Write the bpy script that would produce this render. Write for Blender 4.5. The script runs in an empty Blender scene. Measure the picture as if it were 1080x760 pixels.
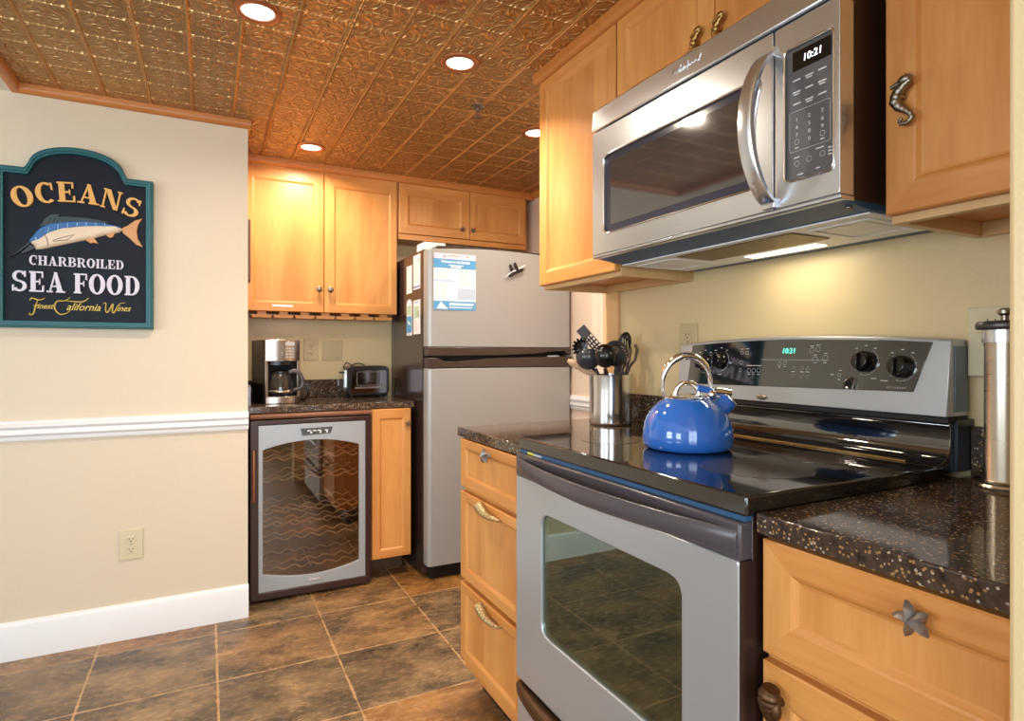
import bpy, bmesh, math, random
from mathutils import Vector, Matrix
random.seed(11)
PI = math.pi
sc = bpy.context.scene
col = sc.collection

# ------------------------------------------------------------------ camera, world, lights, exposure
CAM_Z, YAW, FPX = 1.1625, 27.1473, 626.61
cd = bpy.data.cameras.new('camera'); cam = bpy.data.objects.new('camera', cd); col.objects.link(cam)
cam.location = (0, 0, CAM_Z); cam.rotation_euler = (PI/2, 0, -math.radians(YAW))
cd.sensor_fit = 'HORIZONTAL'; cd.sensor_width = 36.0; cd.lens = FPX*36.0/1080
cd.shift_x = 0.0; cd.shift_y = -(380-373.09)/1080*1.0
cd.clip_start = 0.02
sc.camera = cam

world = bpy.data.worlds.new('world'); sc.world = world; world.use_nodes = True
wb = world.node_tree.nodes['Background']
wb.inputs[0].default_value = (0.75, 0.87, 1.0, 1); wb.inputs[1].default_value = 1.2

sc.view_settings.view_transform = 'Standard'; sc.view_settings.look = 'None'
sc.view_settings.gamma = 1.0; sc.view_settings.use_curve_mapping = False
sc.view_settings.exposure = 0.0

def area_light(name, loc, rot, sx, sy, power, color, spread=180, parent=None):
    l = bpy.data.lights.new(name, 'AREA'); l.shape = 'RECTANGLE'; l.size = sx; l.size_y = sy
    l.energy = power; l.color = color; l.spread = math.radians(spread)
    o = bpy.data.objects.new(name, l); col.objects.link(o); o.location = loc; o.rotation_euler = rot
    if parent: o.parent = parent
    return o
DAY = (0.80, 0.91, 1.0)
# daylight through the two windows of the left wall and the wide window behind the camera
area_light('daylight', (-2.42, 0.95, 1.30), (0, -PI/2, 0), 1.45, 0.78, 42, DAY)
area_light('daylight', (-2.42, -0.55, 1.30), (0, -PI/2, 0), 1.45, 0.78, 42, DAY)
area_light('daylight', (-0.55, -2.22, 1.30), (PI/2, 0, 0), 2.3, 1.7, 84, DAY)
CAN_W = 10.0
MW_LAMP_W = 0.5

# ------------------------------------------------------------------ helpers
def L(c):
    c = c/255.0
    return c/12.92 if c <= 0.04045 else ((c+0.055)/1.055)**2.4
def C(r, g, b): return (L(r), L(g), L(b), 1.0)

def new_mat(name):
    m = bpy.data.materials.new(name); m.use_nodes = True
    nt = m.node_tree; return m, nt, nt.nodes['Principled BSDF']
def setp(p, **k):
    for n, v in k.items():
        n = {'color': 'Base Color', 'rough': 'Roughness', 'metal': 'Metallic', 'coat': 'Coat Weight', 'coatr': 'Coat Roughness',
             'trans': 'Transmission Weight', 'ior': 'IOR', 'emit': 'Emission Color', 'estr': 'Emission Strength', 'alpha': 'Alpha',
             'spec': 'Specular IOR Level', 'aniso': 'Anisotropic'}[n]
        p.inputs[n].default_value = v
def mat(name, color, rough=0.5, metal=0.0, **k):
    m, nt, p = new_mat(name); setp(p, color=color, rough=rough, metal=metal, **k); return m
class G:
    """small node-graph helper"""
    def __init__(s, nt): s.nt = nt; s._c = None
    def n(s, t, **k):
        x = s.nt.nodes.new(t)
        for a, v in k.items(): setattr(x, a, v)
        return x
    def l(s, a, b): s.nt.links.new(a, b)
    def m(s, op, a, b=None, c=None, clamp=False):
        x = s.n('ShaderNodeMath', operation=op, use_clamp=clamp)
        for i, v in enumerate((a, b, c)):
            if v is None: continue
            if isinstance(v, (int, float)): x.inputs[i].default_value = v
            else: s.l(v, x.inputs[i])
        return x.outputs[0]
    def coord(s):
        if not s._c: s._c = s.n('ShaderNodeTexCoord').outputs['Object']
        return s._c
    def mapped(s, scale, rot=(0, 0, 0), loc=(0, 0, 0)):
        x = s.n('ShaderNodeMapping'); s.l(s.coord(), x.inputs[0])
        x.inputs['Scale'].default_value = scale; x.inputs['Rotation'].default_value = rot; x.inputs['Location'].default_value = loc
        return x.outputs[0]
    def noise(s, vec, scale=5, detail=3, rough=0.5, dist=0.0):
        x = s.n('ShaderNodeTexNoise'); s.l(vec, x.inputs['Vector'])
        x.inputs['Scale'].default_value = scale; x.inputs['Detail'].default_value = detail
        x.inputs['Roughness'].default_value = rough; x.inputs['Distortion'].default_value = dist
        return x.outputs['Fac']
    def ramp(s, fac, stops, interp='LINEAR'):
        x = s.n('ShaderNodeValToRGB'); x.color_ramp.interpolation = interp
        e = x.color_ramp.elements
        while len(e) < len(stops): e.new(0.5)
        for i, (p, c) in enumerate(stops): e[i].position = p; e[i].color = c
        s.l(fac, x.inputs[0]); return x.outputs[0]
    def mix(s, fac, a, b, blend='MIX'):
        x = s.n('ShaderNodeMix', data_type='RGBA', blend_type=blend)
        for i, v in ((0, fac), (6, a), (7, b)):
            if isinstance(v, (int, float)): x.inputs[i].default_value = v
            elif isinstance(v, tuple): x.inputs[i].default_value = v
            else: s.l(v, x.inputs[i])
        return x.outputs[2]
    def bump(s, h, strength, dist, p):
        x = s.n('ShaderNodeBump'); x.inputs['Strength'].default_value = strength; x.inputs['Distance'].default_value = dist
        s.l(h, x.inputs['Height']); s.l(x.outputs[0], p.inputs['Normal'])

# ------------------------------------------------------------------ materials
def make_maple(name, scale, ca, cb):
    m, nt, p = new_mat(name); g = G(nt)
    n1 = g.noise(g.mapped(scale), 1.0, 4, 0.55, 0.6)
    n2 = g.noise(g.mapped(tuple(a*9 for a in scale)), 1.0, 3, 0.6)
    f = g.m('ADD', g.m('MULTIPLY', n1, 0.75), g.m('MULTIPLY', n2, 0.25))
    g.l(g.ramp(f, [(0.3, ca), (0.68, cb)]), p.inputs['Base Color'])
    setp(p, rough=0.42, coat=0.12, coatr=0.3)
    g.bump(n2, 0.05, 0.002, p); return m
MA, MB_ = C(195, 122, 56), C(226, 162, 91)
MAPLE = make_maple('maple_upright', (9, 9, 1.1), MA, MB_)
MAPLE_H = make_maple('maple_level', (1.1, 1.1, 11), MA, MB_)
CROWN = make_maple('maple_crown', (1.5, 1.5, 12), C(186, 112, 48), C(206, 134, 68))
PALEWOOD = make_maple('maple_raw', (8, 8, 1.2), C(206, 164, 112), C(222, 184, 132))

def make_paint(name, c, rough=0.5, bump=0.25, bs=170):
    m, nt, p = new_mat(name); g = G(nt)
    n = g.noise(g.mapped((1, 1, 1)), bs, 2, 0.5)
    setp(p, color=c, rough=rough); g.bump(n, bump, 0.002, p); return m
WALL = make_paint('beige_wall_paint', C(222, 207, 182))
WALL_K = make_paint('cream_kitchen_paint', C(220, 198, 152), 0.35)
WHITE = mat('white_trim_paint', C(238, 238, 240), 0.35)
PINK = make_paint('pale_cream_paint', C(236, 214, 194), 0.45, 0.1)
CEIL_B = make_paint('flat_ceiling_paint', C(232, 226, 212)); WALL_N = make_paint('off_white_paint', C(238, 236, 230))

def make_floor():
    m, nt, p = new_mat('slate_tile_floor'); g = G(nt)
    sp = g.n('ShaderNodeSeparateXYZ'); g.l(g.coord(), sp.inputs[0])
    wob = g.m('MULTIPLY', g.m('SUBTRACT', g.noise(g.mapped((1, 1, 1)), 26, 3), 0.5), 0.035)
    u = g.m('DIVIDE', g.m('SUBTRACT', sp.outputs[0], 0.032), 0.4145)
    v = g.m('DIVIDE', g.m('SUBTRACT', sp.outputs[1], 2.353), 0.4065)
    fu = g.m('ABSOLUTE', g.m('SUBTRACT', g.m('FRACT', u), 0.5)); fv = g.m('ABSOLUTE', g.m('SUBTRACT', g.m('FRACT', v), 0.5))
    edge = g.m('ADD', g.m('SUBTRACT', 0.5, g.m('MAXIMUM', fu, fv)), wob)
    grout = g.m('SUBTRACT', 1.0, g.m('DIVIDE', g.m('SUBTRACT', edge, 0.007), 0.005, clamp=True), clamp=True)
    cx = g.n('ShaderNodeCombineXYZ'); g.l(g.m('FLOOR', u), cx.inputs[0]); g.l(g.m('FLOOR', v), cx.inputs[1])
    wn = g.n('ShaderNodeTexWhiteNoise', noise_dimensions='3D'); g.l(cx.outputs[0], wn.inputs['Vector'])
    big = g.noise(g.mapped((3.0, 4.2, 1), (0, 0, 0.35)), 1.5, 7, 0.68, 0.35)
    fine = g.noise(g.mapped((8, 17, 1), (0, 0, 0.35)), 3.4, 9, 0.76, 0.4)
    f = g.m('ADD', g.m('ADD', g.m('MULTIPLY', big, 0.6), g.m('MULTIPLY', fine, 0.4)), g.m('MULTIPLY', g.m('SUBTRACT', wn.outputs['Value'], 0.5), 0.05))
    base = g.ramp(f, [(0.34, C(52, 42, 32)), (0.44, C(94, 75, 54)), (0.53, C(134, 107, 75)), (0.66, C(178, 144, 100))])
    rust = g.ramp(f, [(0.3, C(78, 48, 22)), (0.5, C(146, 96, 46)), (0.68, C(184, 134, 76))])
    rf = g.m('MULTIPLY', g.m('SUBTRACT', g.m('ADD', g.m('MULTIPLY', wn.outputs['Value'], 0.75), g.m('MULTIPLY', big, 0.7)), 0.68), 2.2, clamp=True)
    c1 = g.mix(rf, base, rust)
    c2 = g.mix(grout, c1, C(186, 146, 102))
    cr = g.n('ShaderNodeTexVoronoi', feature='DISTANCE_TO_EDGE'); cr.inputs['Scale'].default_value = 1.0; g.l(g.mapped((3.2, 9, 1), (0, 0, 0.5)), cr.inputs['Vector'])
    ck = g.m('MULTIPLY', g.m('SUBTRACT', 1.0, g.m('DIVIDE', cr.outputs['Distance'], 0.02), clamp=True), g.m('GREATER_THAN', big, 0.52))
    c2 = g.mix(g.m('MULTIPLY', ck, 0.35), c2, C(186, 152, 110))
    g.l(c2, p.inputs['Base Color'])
    g.l(g.m('ADD', 0.12, g.m('MULTIPLY', fine, 0.28)), p.inputs['Roughness'])
    h = g.m('SUBTRACT', g.m('ADD', g.m('MULTIPLY', fine, 0.7), g.m('MULTIPLY', big, 0.6)), g.m('MULTIPLY', grout, 0.5))
    g.bump(g.m('ADD', h, g.m('MULTIPLY', ck, 0.25)), 0.6, 0.010, p); return m
FLOOR = make_floor()

def make_tin():
    m, nt, p = new_mat('pressed_tin'); g = G(nt)
    sp = g.n('ShaderNodeSeparateXYZ'); g.l(g.coord(), sp.inputs[0])
    T = 0.1524
    u = g.m('DIVIDE', g.m('SUBTRACT', sp.outputs[0], 0.402), T); v = g.m('DIVIDE', g.m('SUBTRACT', sp.outputs[1], 1.870), T)
    su = g.m('SUBTRACT', g.m('FRACT', u), 0.5); sv = g.m('SUBTRACT', g.m('FRACT', v), 0.5)
    au = g.m('ABSOLUTE', su); av = g.m('ABSOLUTE', sv)
    def band(x, at, w): return g.m('SUBTRACT', 1.0, g.m('DIVIDE', g.m('ABSOLUTE', g.m('SUBTRACT', x, at)), w), clamp=True)
    edge = g.m('SUBTRACT', 0.5, g.m('MAXIMUM', au, av))
    seam = g.m('MAXIMUM', band(g.m('SUBTRACT', 0.5, au), 0.0, 0.06), g.m('MULTIPLY', band(g.m('SUBTRACT', 0.5, av), 0.0, 0.05), 0.5)); seam2 = band(edge, 0.075, 0.02)
    r = g.m('SQRT', g.m('ADD', g.m('MULTIPLY', su, su), g.m('MULTIPLY', sv, sv)))
    th = g.m('ARCTAN2', sv, su)
    c4 = g.m('COSINE', g.m('MULTIPLY', th, 4.0)); c8 = g.m('COSINE', g.m('MULTIPLY', th, 8.0))
    flower = band(r, g.m('ADD', 0.17, g.m('MULTIPLY', c4, 0.07)), 0.04)
    petals = g.m('MULTIPLY', band(r, 0.30, 0.07), g.m('MULTIPLY', g.m('ADD', c8, 1.0), 0.5))
    du = g.m('SUBTRACT', 0.5, au); dv = g.m('SUBTRACT', 0.5, av)
    rc = g.m('SQRT', g.m('ADD', g.m('MULTIPLY', du, du), g.m('MULTIPLY', dv, dv)))
    arc = band(rc, 0.40, 0.03); arc2 = band(rc, 0.30, 0.022); boss = band(rc, 0.12, 0.05)
    dia = band(g.m('ADD', au, av), 0.09, 0.04)
    fu4 = g.m('ABSOLUTE', g.m('SUBTRACT', g.m('FRACT', g.m('DIVIDE', u, 4.0)), 0.5)); fv4 = g.m('ABSOLUTE', g.m('SUBTRACT', g.m('FRACT', g.m('DIVIDE', v, 4.0)), 0.5))
    major = band(g.m('SUBTRACT', 0.5, g.m('MAXIMUM', fu4, fv4)), 0.0, 0.007)
    nz = g.noise(g.mapped((1, 1, 1)), 75, 3, 0.6)
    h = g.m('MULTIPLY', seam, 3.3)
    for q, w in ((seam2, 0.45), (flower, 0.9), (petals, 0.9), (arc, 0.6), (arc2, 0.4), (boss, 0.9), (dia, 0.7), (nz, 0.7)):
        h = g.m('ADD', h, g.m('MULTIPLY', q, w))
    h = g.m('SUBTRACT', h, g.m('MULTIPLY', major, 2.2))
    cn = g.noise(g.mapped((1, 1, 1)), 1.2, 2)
    g.l(g.ramp(g.m('ADD', g.m('MULTIPLY', cn, 0.5), g.m('MULTIPLY', h, 0.2)), [(0.15, C(136, 104, 68)), (0.75, C(236, 190, 124))]), p.inputs['Base Color'])  # highlights put into the colour: base turns paler on raised seams and pattern
    setp(p, metal=0.75, rough=0.30)
    g.bump(h, 1.0, 0.008, p); return m
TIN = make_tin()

def make_granite():
    m, nt, p = new_mat('speckled_granite'); g = G(nt)
    vo = g.n('ShaderNodeTexVoronoi'); vo.inputs['Scale'].default_value = 215; g.l(g.coord(), vo.inputs['Vector'])
    sc_ = g.n('ShaderNodeSeparateColor'); g.l(vo.outputs['Color'], sc_.inputs[0])
    near = g.m('LESS_THAN', vo.outputs['Distance'], 0.42)
    gold = g.m('MULTIPLY', g.m('GREATER_THAN', sc_.outputs[0], 0.80), near)
    pale = g.m('MULTIPLY', g.m('GREATER_THAN', sc_.outputs[1], 0.90), near)
    base = g.ramp(g.noise(g.coord(), 60, 4, 0.7), [(0.3, C(38, 31, 29)), (0.7, C(88, 70, 58))])
    c = g.mix(gold, base, C(160, 122, 76)); c = g.mix(pale, c, C(176, 164, 148))
    g.l(c, p.inputs['Base Color']); setp(p, rough=0.09); return m
GRANITE = make_granite()

def make_steel(name, color, rough, stretch, metal=1.0, bump=0.03):
    m, nt, p = new_mat(name); g = G(nt)
    n = g.noise(g.mapped(stretch), 1.0, 3, 0.6)
    setp(p, color=color, metal=metal)
    g.l(g.m('ADD', rough-0.05, g.m('MULTIPLY', n, 0.06)), p.inputs['Roughness'])
    if bump >= 0.01: g.bump(n, bump, 0.001, p)
    return m
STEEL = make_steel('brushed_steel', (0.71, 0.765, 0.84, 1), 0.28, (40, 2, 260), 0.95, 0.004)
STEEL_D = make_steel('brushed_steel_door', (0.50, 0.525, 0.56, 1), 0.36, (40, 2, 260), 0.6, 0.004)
FRIDGE = make_steel('satin_grey_metal', (0.385, 0.395, 0.402, 1), 0.40, (400, 400, 5), 0.3, 0.004)
COOLSTEEL = make_steel('cooler_door_steel', (0.42, 0.45, 0.48, 1), 0.38, (300, 300, 5), 0.35, 0.004)
CHROME = mat('chrome', (0.85, 0.85, 0.86, 1), 0.07, 1.0)
NICKEL = mat('aged_nickel', C(150, 142, 130), 0.32, 1.0)
PEWTER = mat('pewter', C(150, 144, 140), 0.42, 0.8)
BRASS = mat('antique_brass', C(172, 138, 84), 0.36, 1.0)
BRONZE = mat('dark_bronze', C(96, 70, 48), 0.42, 0.85)
BROWNBLK = mat('brown_black_enamel', C(52, 36, 33), 0.25)
BLACK = mat('black_plastic', C(20, 19, 20), 0.3)
BLACKG = mat('black_gloss', C(14, 13, 15), 0.06, 0.0, coat=0.5)
BLACKM = mat('black_matte', C(16, 15, 16), 0.6)
COOK = mat('black_ceramic_glass', C(24, 21, 21), 0.05, ior=1.9)
HANDLE_D = mat('dark_slate_plastic', C(76, 70, 75), 0.28)
NAVY = mat('teal_painted_steel', C(44, 84, 122), 0.45)
UNDER = mat('light_grey_painted_steel', C(236, 238, 240), 0.4)
IVORY = mat('ivory_plastic', C(216, 204, 170), 0.35)
IVORY_K = mat('tan_plastic', C(200, 182, 140), 0.35)
SLOT = mat('dark_slot', C(30, 26, 22), 0.6)
PAPER = mat('white_paper', C(236, 238, 242), 0.55)
PBLUE = mat('print_blue', C(84, 156, 206), 0.5)
PPALE = mat('print_pale_blue', C(176, 198, 226), 0.5)
PGREY = mat('print_grey', C(196, 194, 198), 0.5)
PDARK = mat('print_dark', C(46, 44, 60), 0.5)
PORANGE = mat('print_orange', C(212, 140, 110), 0.5)
PGREEN = mat('print_green', C(176, 206, 178), 0.5)
def make_glass(name, tint, refl, gloss=(1, 1, 1, 1), rough=0.015):
    """tinted pane: lets tinted light through and mirrors the room on its surface, more so at a slant"""
    m, nt, p = new_mat(name); g = G(nt)
    tr = g.n('ShaderNodeBsdfTransparent'); tr.inputs[0].default_value = tint
    gl = g.n('ShaderNodeBsdfGlossy'); gl.inputs['Color'].default_value = gloss; gl.inputs['Roughness'].default_value = rough
    lw = g.n('ShaderNodeFresnel'); lw.inputs['IOR'].default_value = 1.45
    f = g.m('ADD', g.m('MULTIPLY', lw.outputs[0], 0.8), refl, clamp=True)
    mx = g.n('ShaderNodeMixShader'); g.l(f, mx.inputs[0])
    out = [n for n in nt.nodes if n.type == 'OUTPUT_MATERIAL'][0]
    g.l(tr.outputs[0], mx.inputs[1]); g.l(gl.outputs[0], mx.inputs[2]); g.l(mx.outputs[0], out.inputs[0]); nt.nodes.remove(p); return m
GLASS_OVEN = make_glass('oven_window_glass', (0.80, 0.72, 0.60, 1), 0.14, (0.80, 1.0, 0.93, 1))
GLASS_COOL = make_glass('cooler_window_glass', (0.86, 0.76, 0.66, 1), 0.10, (1.0, 0.9, 0.8, 1))
GLASS_MW = mat('microwave_window_glass', C(44, 48, 54), 0.05, 0.0, ior=2.9)
GLASS_POT = make_glass('clear_pot_glass', (0.94, 0.93, 0.92, 1), 0.05)
BLACKR = mat('black_mirror_enamel', C(20, 21, 24), 0.05, 0.0, ior=2.6)
def emit(name, c, s):
    m, nt, p = new_mat(name); setp(p, color=c, emit=c, estr=s, rough=0.4); return m
LENS = emit('lamp_lens', (1.0, 0.90, 0.76, 1), 9.0)
LEDG = emit('green_display', (0.10, 0.95, 0.62, 1), 2.2)
LEDW = emit('white_display', (0.9, 0.93, 1.0, 1), 1.6)
MWLENS = emit('hood_lamp_lens', (1.0, 0.93, 0.74, 1), 3.0)
COPPER = mat('copper_trim', C(176, 112, 76), 0.35, 0.7)
BLUE_E = mat('blue_enamel', C(44, 108, 200), 0.09, 0.0, coat=0.8, coatr=0.03)

# ------------------------------------------------------------------ mesh builder
ORG = {}
OFFS = Vector((0, 0, 0))
class MB:
    def __init__(s, xf=None): s.v = []; s.f = []; s.mi = []; s.xf = xf; s.k = 0
    def add(s, vs, fs, k=None):
        b = len(s.v)
        for p in vs:
            p = Vector(p); s.v.append((s.xf @ p if s.xf else p)+OFFS)
        for f in fs: s.f.append([b+i for i in f]); s.mi.append(s.k if k is None else k)
        return s
    def box(s, x0, y0, z0, x1, y1, z1, k=None):
        return s.add([(x0,y0,z0),(x1,y0,z0),(x1,y1,z0),(x0,y1,z0),(x0,y0,z1),(x1,y0,z1),(x1,y1,z1),(x0,y1,z1)],
                     [(0,3,2,1),(4,5,6,7),(0,1,5,4),(1,2,6,5),(2,3,7,6),(3,0,4,7)], k)
    def prism(s, poly, a, b, ax='y', k=None):
        """polygon in the two other axes extruded along ax from a to b"""
        def pt(u, v, w): return {'x': (w,u,v), 'y': (u,w,v), 'z': (u,v,w)}[ax]
        n = len(poly)
        vs = [pt(u,v,a) for u,v in poly]+[pt(u,v,b) for u,v in poly]
        fs = [list(range(n))[::-1], [n+i for i in range(n)]]+[(i,(i+1)%n,n+(i+1)%n,n+i) for i in range(n)]
        return s.add(vs, fs, k)
    def ring(s, outer, inner, a, b, ax='y', k=None):
        def pt(u, v, w): return {'x': (w,u,v), 'y': (u,w,v), 'z': (u,v,w)}[ax]
        n = len(outer)
        vs = [pt(u,v,a) for u,v in outer]+[pt(u,v,a) for u,v in inner]+[pt(u,v,b) for u,v in outer]+[pt(u,v,b) for u,v in inner]
        fs = []
        for i in range(n):
            j = (i+1)%n
            fs += [(i,j,n+j,n+i),(2*n+i,3*n+i,3*n+j,2*n+j),(i,2*n+i,2*n+j,j),(n+i,n+j,3*n+j,3*n+i)]
        return s.add(vs, fs, k)
    def loft(s, loops, closed=True, cap=True, k=None):
        n = len(loops[0]); vs = [p for l in loops for p in l]; fs = []
        for a in range(len(loops)-1):
            for i in range(n if closed else n-1):
                j = (i+1)%n; fs.append((a*n+i, a*n+j, (a+1)*n+j, (a+1)*n+i))
        if cap: fs += [list(range(n))[::-1], [(len(loops)-1)*n+i for i in range(n)]]
        return s.add(vs, fs, k)
    def lathe(s, prof, c=(0,0,0), seg=28, M=None, k=None):
        loops = []
        for r, z in prof:
            r = max(r, 1e-5)
            lp = [Vector((r*math.cos(2*PI*i/seg), r*math.sin(2*PI*i/seg), z)) for i in range(seg)]
            loops.append([(M @ p if M else p)+Vector(c) for p in lp])
        return s.loft(loops, k=k)
    def tube(s, path, r, seg=10, closed=False, flat=1.0, up=None, k=None, cap=True):
        P = [Vector(p) for p in path]; n = len(P); loops = []
        R = r if isinstance(r, (list, tuple)) else [r]*n
        prev = None
        for i in range(n):
            t = (P[(i+1)%n]-P[i-1]) if closed else (P[min(i+1,n-1)]-P[max(i-1,0)])
            t.normalize()
            if up is not None: a = Vector(up)
            elif prev is not None: a = prev
            else: a = Vector((0,0,1)) if abs(t.z) < 0.9 else Vector((1,0,0))
            a = a - t*a.dot(t); a.normalize(); prev = a; b = t.cross(a)
            loops.append([P[i]+a*(R[i]*math.cos(2*PI*q/seg))+b*(R[i]*flat*math.sin(2*PI*q/seg)) for q in range(seg)])
        if closed: loops.append(loops[0])
        return s.loft(loops, cap=cap and not closed, k=k)
    def bar(s, path, w, h, up=(0,0,1), k=None):
        """rectangular section swept along a path: w across, h along up"""
        P = [Vector(p) for p in path]; n = len(P); loops = []
        for i in range(n):
            t = P[min(i+1,n-1)]-P[max(i-1,0)]; t.normalize()
            a = Vector(up); a = a-t*a.dot(t); a.normalize(); b = t.cross(a)
            loops.append([P[i]+a*(h/2*sa)+b*(w/2*sb) for sa, sb in ((1,1),(1,-1),(-1,-1),(-1,1))])
        return s.loft(loops, k=k)
    def sphere(s, c, r, seg=20, rings=12, k=None):
        rx, ry, rz = r if isinstance(r, (tuple, list)) else (r, r, r); loops = []
        for a in range(rings+1):
            t = -PI/2+PI*a/rings; q = max(math.cos(t), 1e-4)
            loops.append([Vector((c[0]+rx*q*math.cos(2*PI*i/seg), c[1]+ry*q*math.sin(2*PI*i/seg), c[2]+rz*math.sin(t))) for i in range(seg)])
        return s.loft(loops, k=k)
    def text(s, body, size, M, extrude=0.0004, shear=0.0, offset=0.0, align='CENTER', k=None, sx=1.0, spacing=1.0):
        cu = bpy.data.curves.new('t', 'FONT'); cu.body = body; cu.size = size; cu.extrude = extrude; cu.shear = shear
        cu.offset = offset; cu.align_x = align; cu.align_y = 'CENTER'; cu.resolution_u = 3; cu.space_character = spacing
        o = bpy.data.objects.new('t', cu); col.objects.link(o)
        dg = bpy.context.evaluated_depsgraph_get(); me = bpy.data.meshes.new_from_object(o.evaluated_get(dg))
        S = Matrix.Diagonal((sx,1,1,1))
        s.add([M @ (S @ v.co) for v in me.vertices], [list(p.vertices) for p in me.polygons], k)
        bpy.data.objects.remove(o); bpy.data.curves.remove(cu); bpy.data.meshes.remove(me); return s
    def build(s, name, mats, parent=None, bevel=0.0, smooth=35, seg=2, normals=True):
        if not isinstance(mats, (list, tuple)): mats = [mats]
        if parent is not None: o0 = ORG[parent.name]
        else:
            xs = [p.x for p in s.v]; ys = [p.y for p in s.v]; zs = [p.z for p in s.v]
            o0 = Vector(((min(xs)+max(xs))/2, (min(ys)+max(ys))/2, min(zs)))
        if getattr(s, 'world', False): o0 = Vector((0,0,0))
        me = bpy.data.meshes.new(name); me.from_pydata([p-o0 for p in s.v], [], s.f)
        for m in mats: me.materials.append(m)
        me.polygons.foreach_set('material_index', s.mi)
        if normals:
            bm = bmesh.new(); bm.from_mesh(me); bmesh.ops.recalc_face_normals(bm, faces=bm.faces); bm.to_mesh(me); bm.free()
        if smooth:
            me.polygons.foreach_set('use_smooth', [True]*len(me.polygons))
            me.set_sharp_from_angle(angle=math.radians(smooth))
        me.update()
        o = bpy.data.objects.new(name, me); col.objects.link(o)
        if parent is not None: o.parent = parent
        else: o.location = o0
        ORG[o.name] = o0
        if bevel:
            b = o.modifiers.new('bevel', 'BEVEL'); b.width = bevel; b.segments = seg; b.limit_method = 'ANGLE'; b.angle_limit = math.radians(40)
            b.harden_normals = False
        return o
def thing(name, label, cat, loc, group=None):
    loc = Vector(loc)+OFFS
    o = bpy.data.objects.new(name, None); col.objects.link(o); o.location = loc; o.empty_display_size = 0.05
    o['label'] = label; o['category'] = cat
    if group: o['group'] = group
    ORG[o.name] = Vector(loc); return o
def tag(o, label, cat, group=None):
    o['label'] = label; o['category'] = cat
    if group: o['group'] = group
    return o
def struct(name, mb, mats, bevel=0.0):
    mb.world = True
    o = mb.build(name, mats, None, bevel); o['kind'] = 'structure'; return o
def dup(root, loc, label=None, group=None, rotz=None):
    r = root.copy(); col.objects.link(r); r.location = loc; ORG[r.name] = Vector(loc)
    if rotz is not None: r.rotation_euler = (0, 0, rotz)
    if label: r['label'] = label
    if group: r['group'] = group
    for ch in [c for c in root.children]:
        c = ch.copy(); col.objects.link(c); c.parent = r
        for gch in [q for q in ch.children]:
            d = gch.copy(); col.objects.link(d); d.parent = c
    return r
def rrect(cx, cy, hw, hh, r, n=6):
    pts = []
    for (sx, sy, a0) in ((1,1,0),(-1,1,PI/2),(-1,-1,PI),(1,-1,3*PI/2)):
        for i in range(n+1):
            a = a0+PI/2*i/n; pts.append((cx+sx*(hw-r)+r*math.cos(a), cy+sy*(hh-r)+r*math.sin(a)))
    return pts
def ray_loop(inside, c, angs, rmax=2.0):
    out = []
    for a in angs:
        lo, hi = 0.0, rmax
        for _ in range(40):
            md = (lo+hi)/2
            if inside(c[0]+md*math.cos(a), c[1]+md*math.sin(a)): lo = md
            else: hi = md
        out.append((c[0]+lo*math.cos(a), c[1]+lo*math.sin(a)))
    return out
def in_rr(cx, cy, hw, hh, r):
    def f(x, y):
        dx, dy = abs(x-cx)-(hw-r), abs(y-cy)-(hh-r)
        if dx > r or dy > r: return False
        return not (dx > 0 and dy > 0 and dx*dx+dy*dy > r*r)
    return f
def fan_angles(corners, c, n=96):
    a = [2*PI*i/n for i in range(n)]+[math.atan2(y-c[1], x-c[0])%(2*PI) for x, y in corners]
    return sorted(set(round(q, 5) for q in a))
def rect_pts(x0, y0, x1, y1): return [(x0,y0),(x1,y0),(x1,y1),(x0,y1)]
def plate_hole(mb, rect, inner_fn, c, a, b, ax, n=96, extra=()):
    x0, y0, x1, y1 = rect
    an = fan_angles(rect_pts(*rect)+list(extra), c, n)
    outer = ray_loop(lambda x, y: x0 <= x <= x1 and y0 <= y <= y1, c, an)
    inner = ray_loop(inner_fn, c, an)
    mb.ring(outer, inner, a, b, ax); return inner

# frames: local (u, v, w) -> world ; w points out of the face
def frame_y(x0, y, z0): return Matrix(((1,0,0,x0),(0,0,-1,y),(0,1,0,z0),(0,0,0,1)))       # faces the camera side (-y)
def frame_x(x, y0, z0): return Matrix(((0,0,-1,x),(1,0,0,y0),(0,1,0,z0),(0,0,0,1)))       # faces left (-x), u along +y

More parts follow.
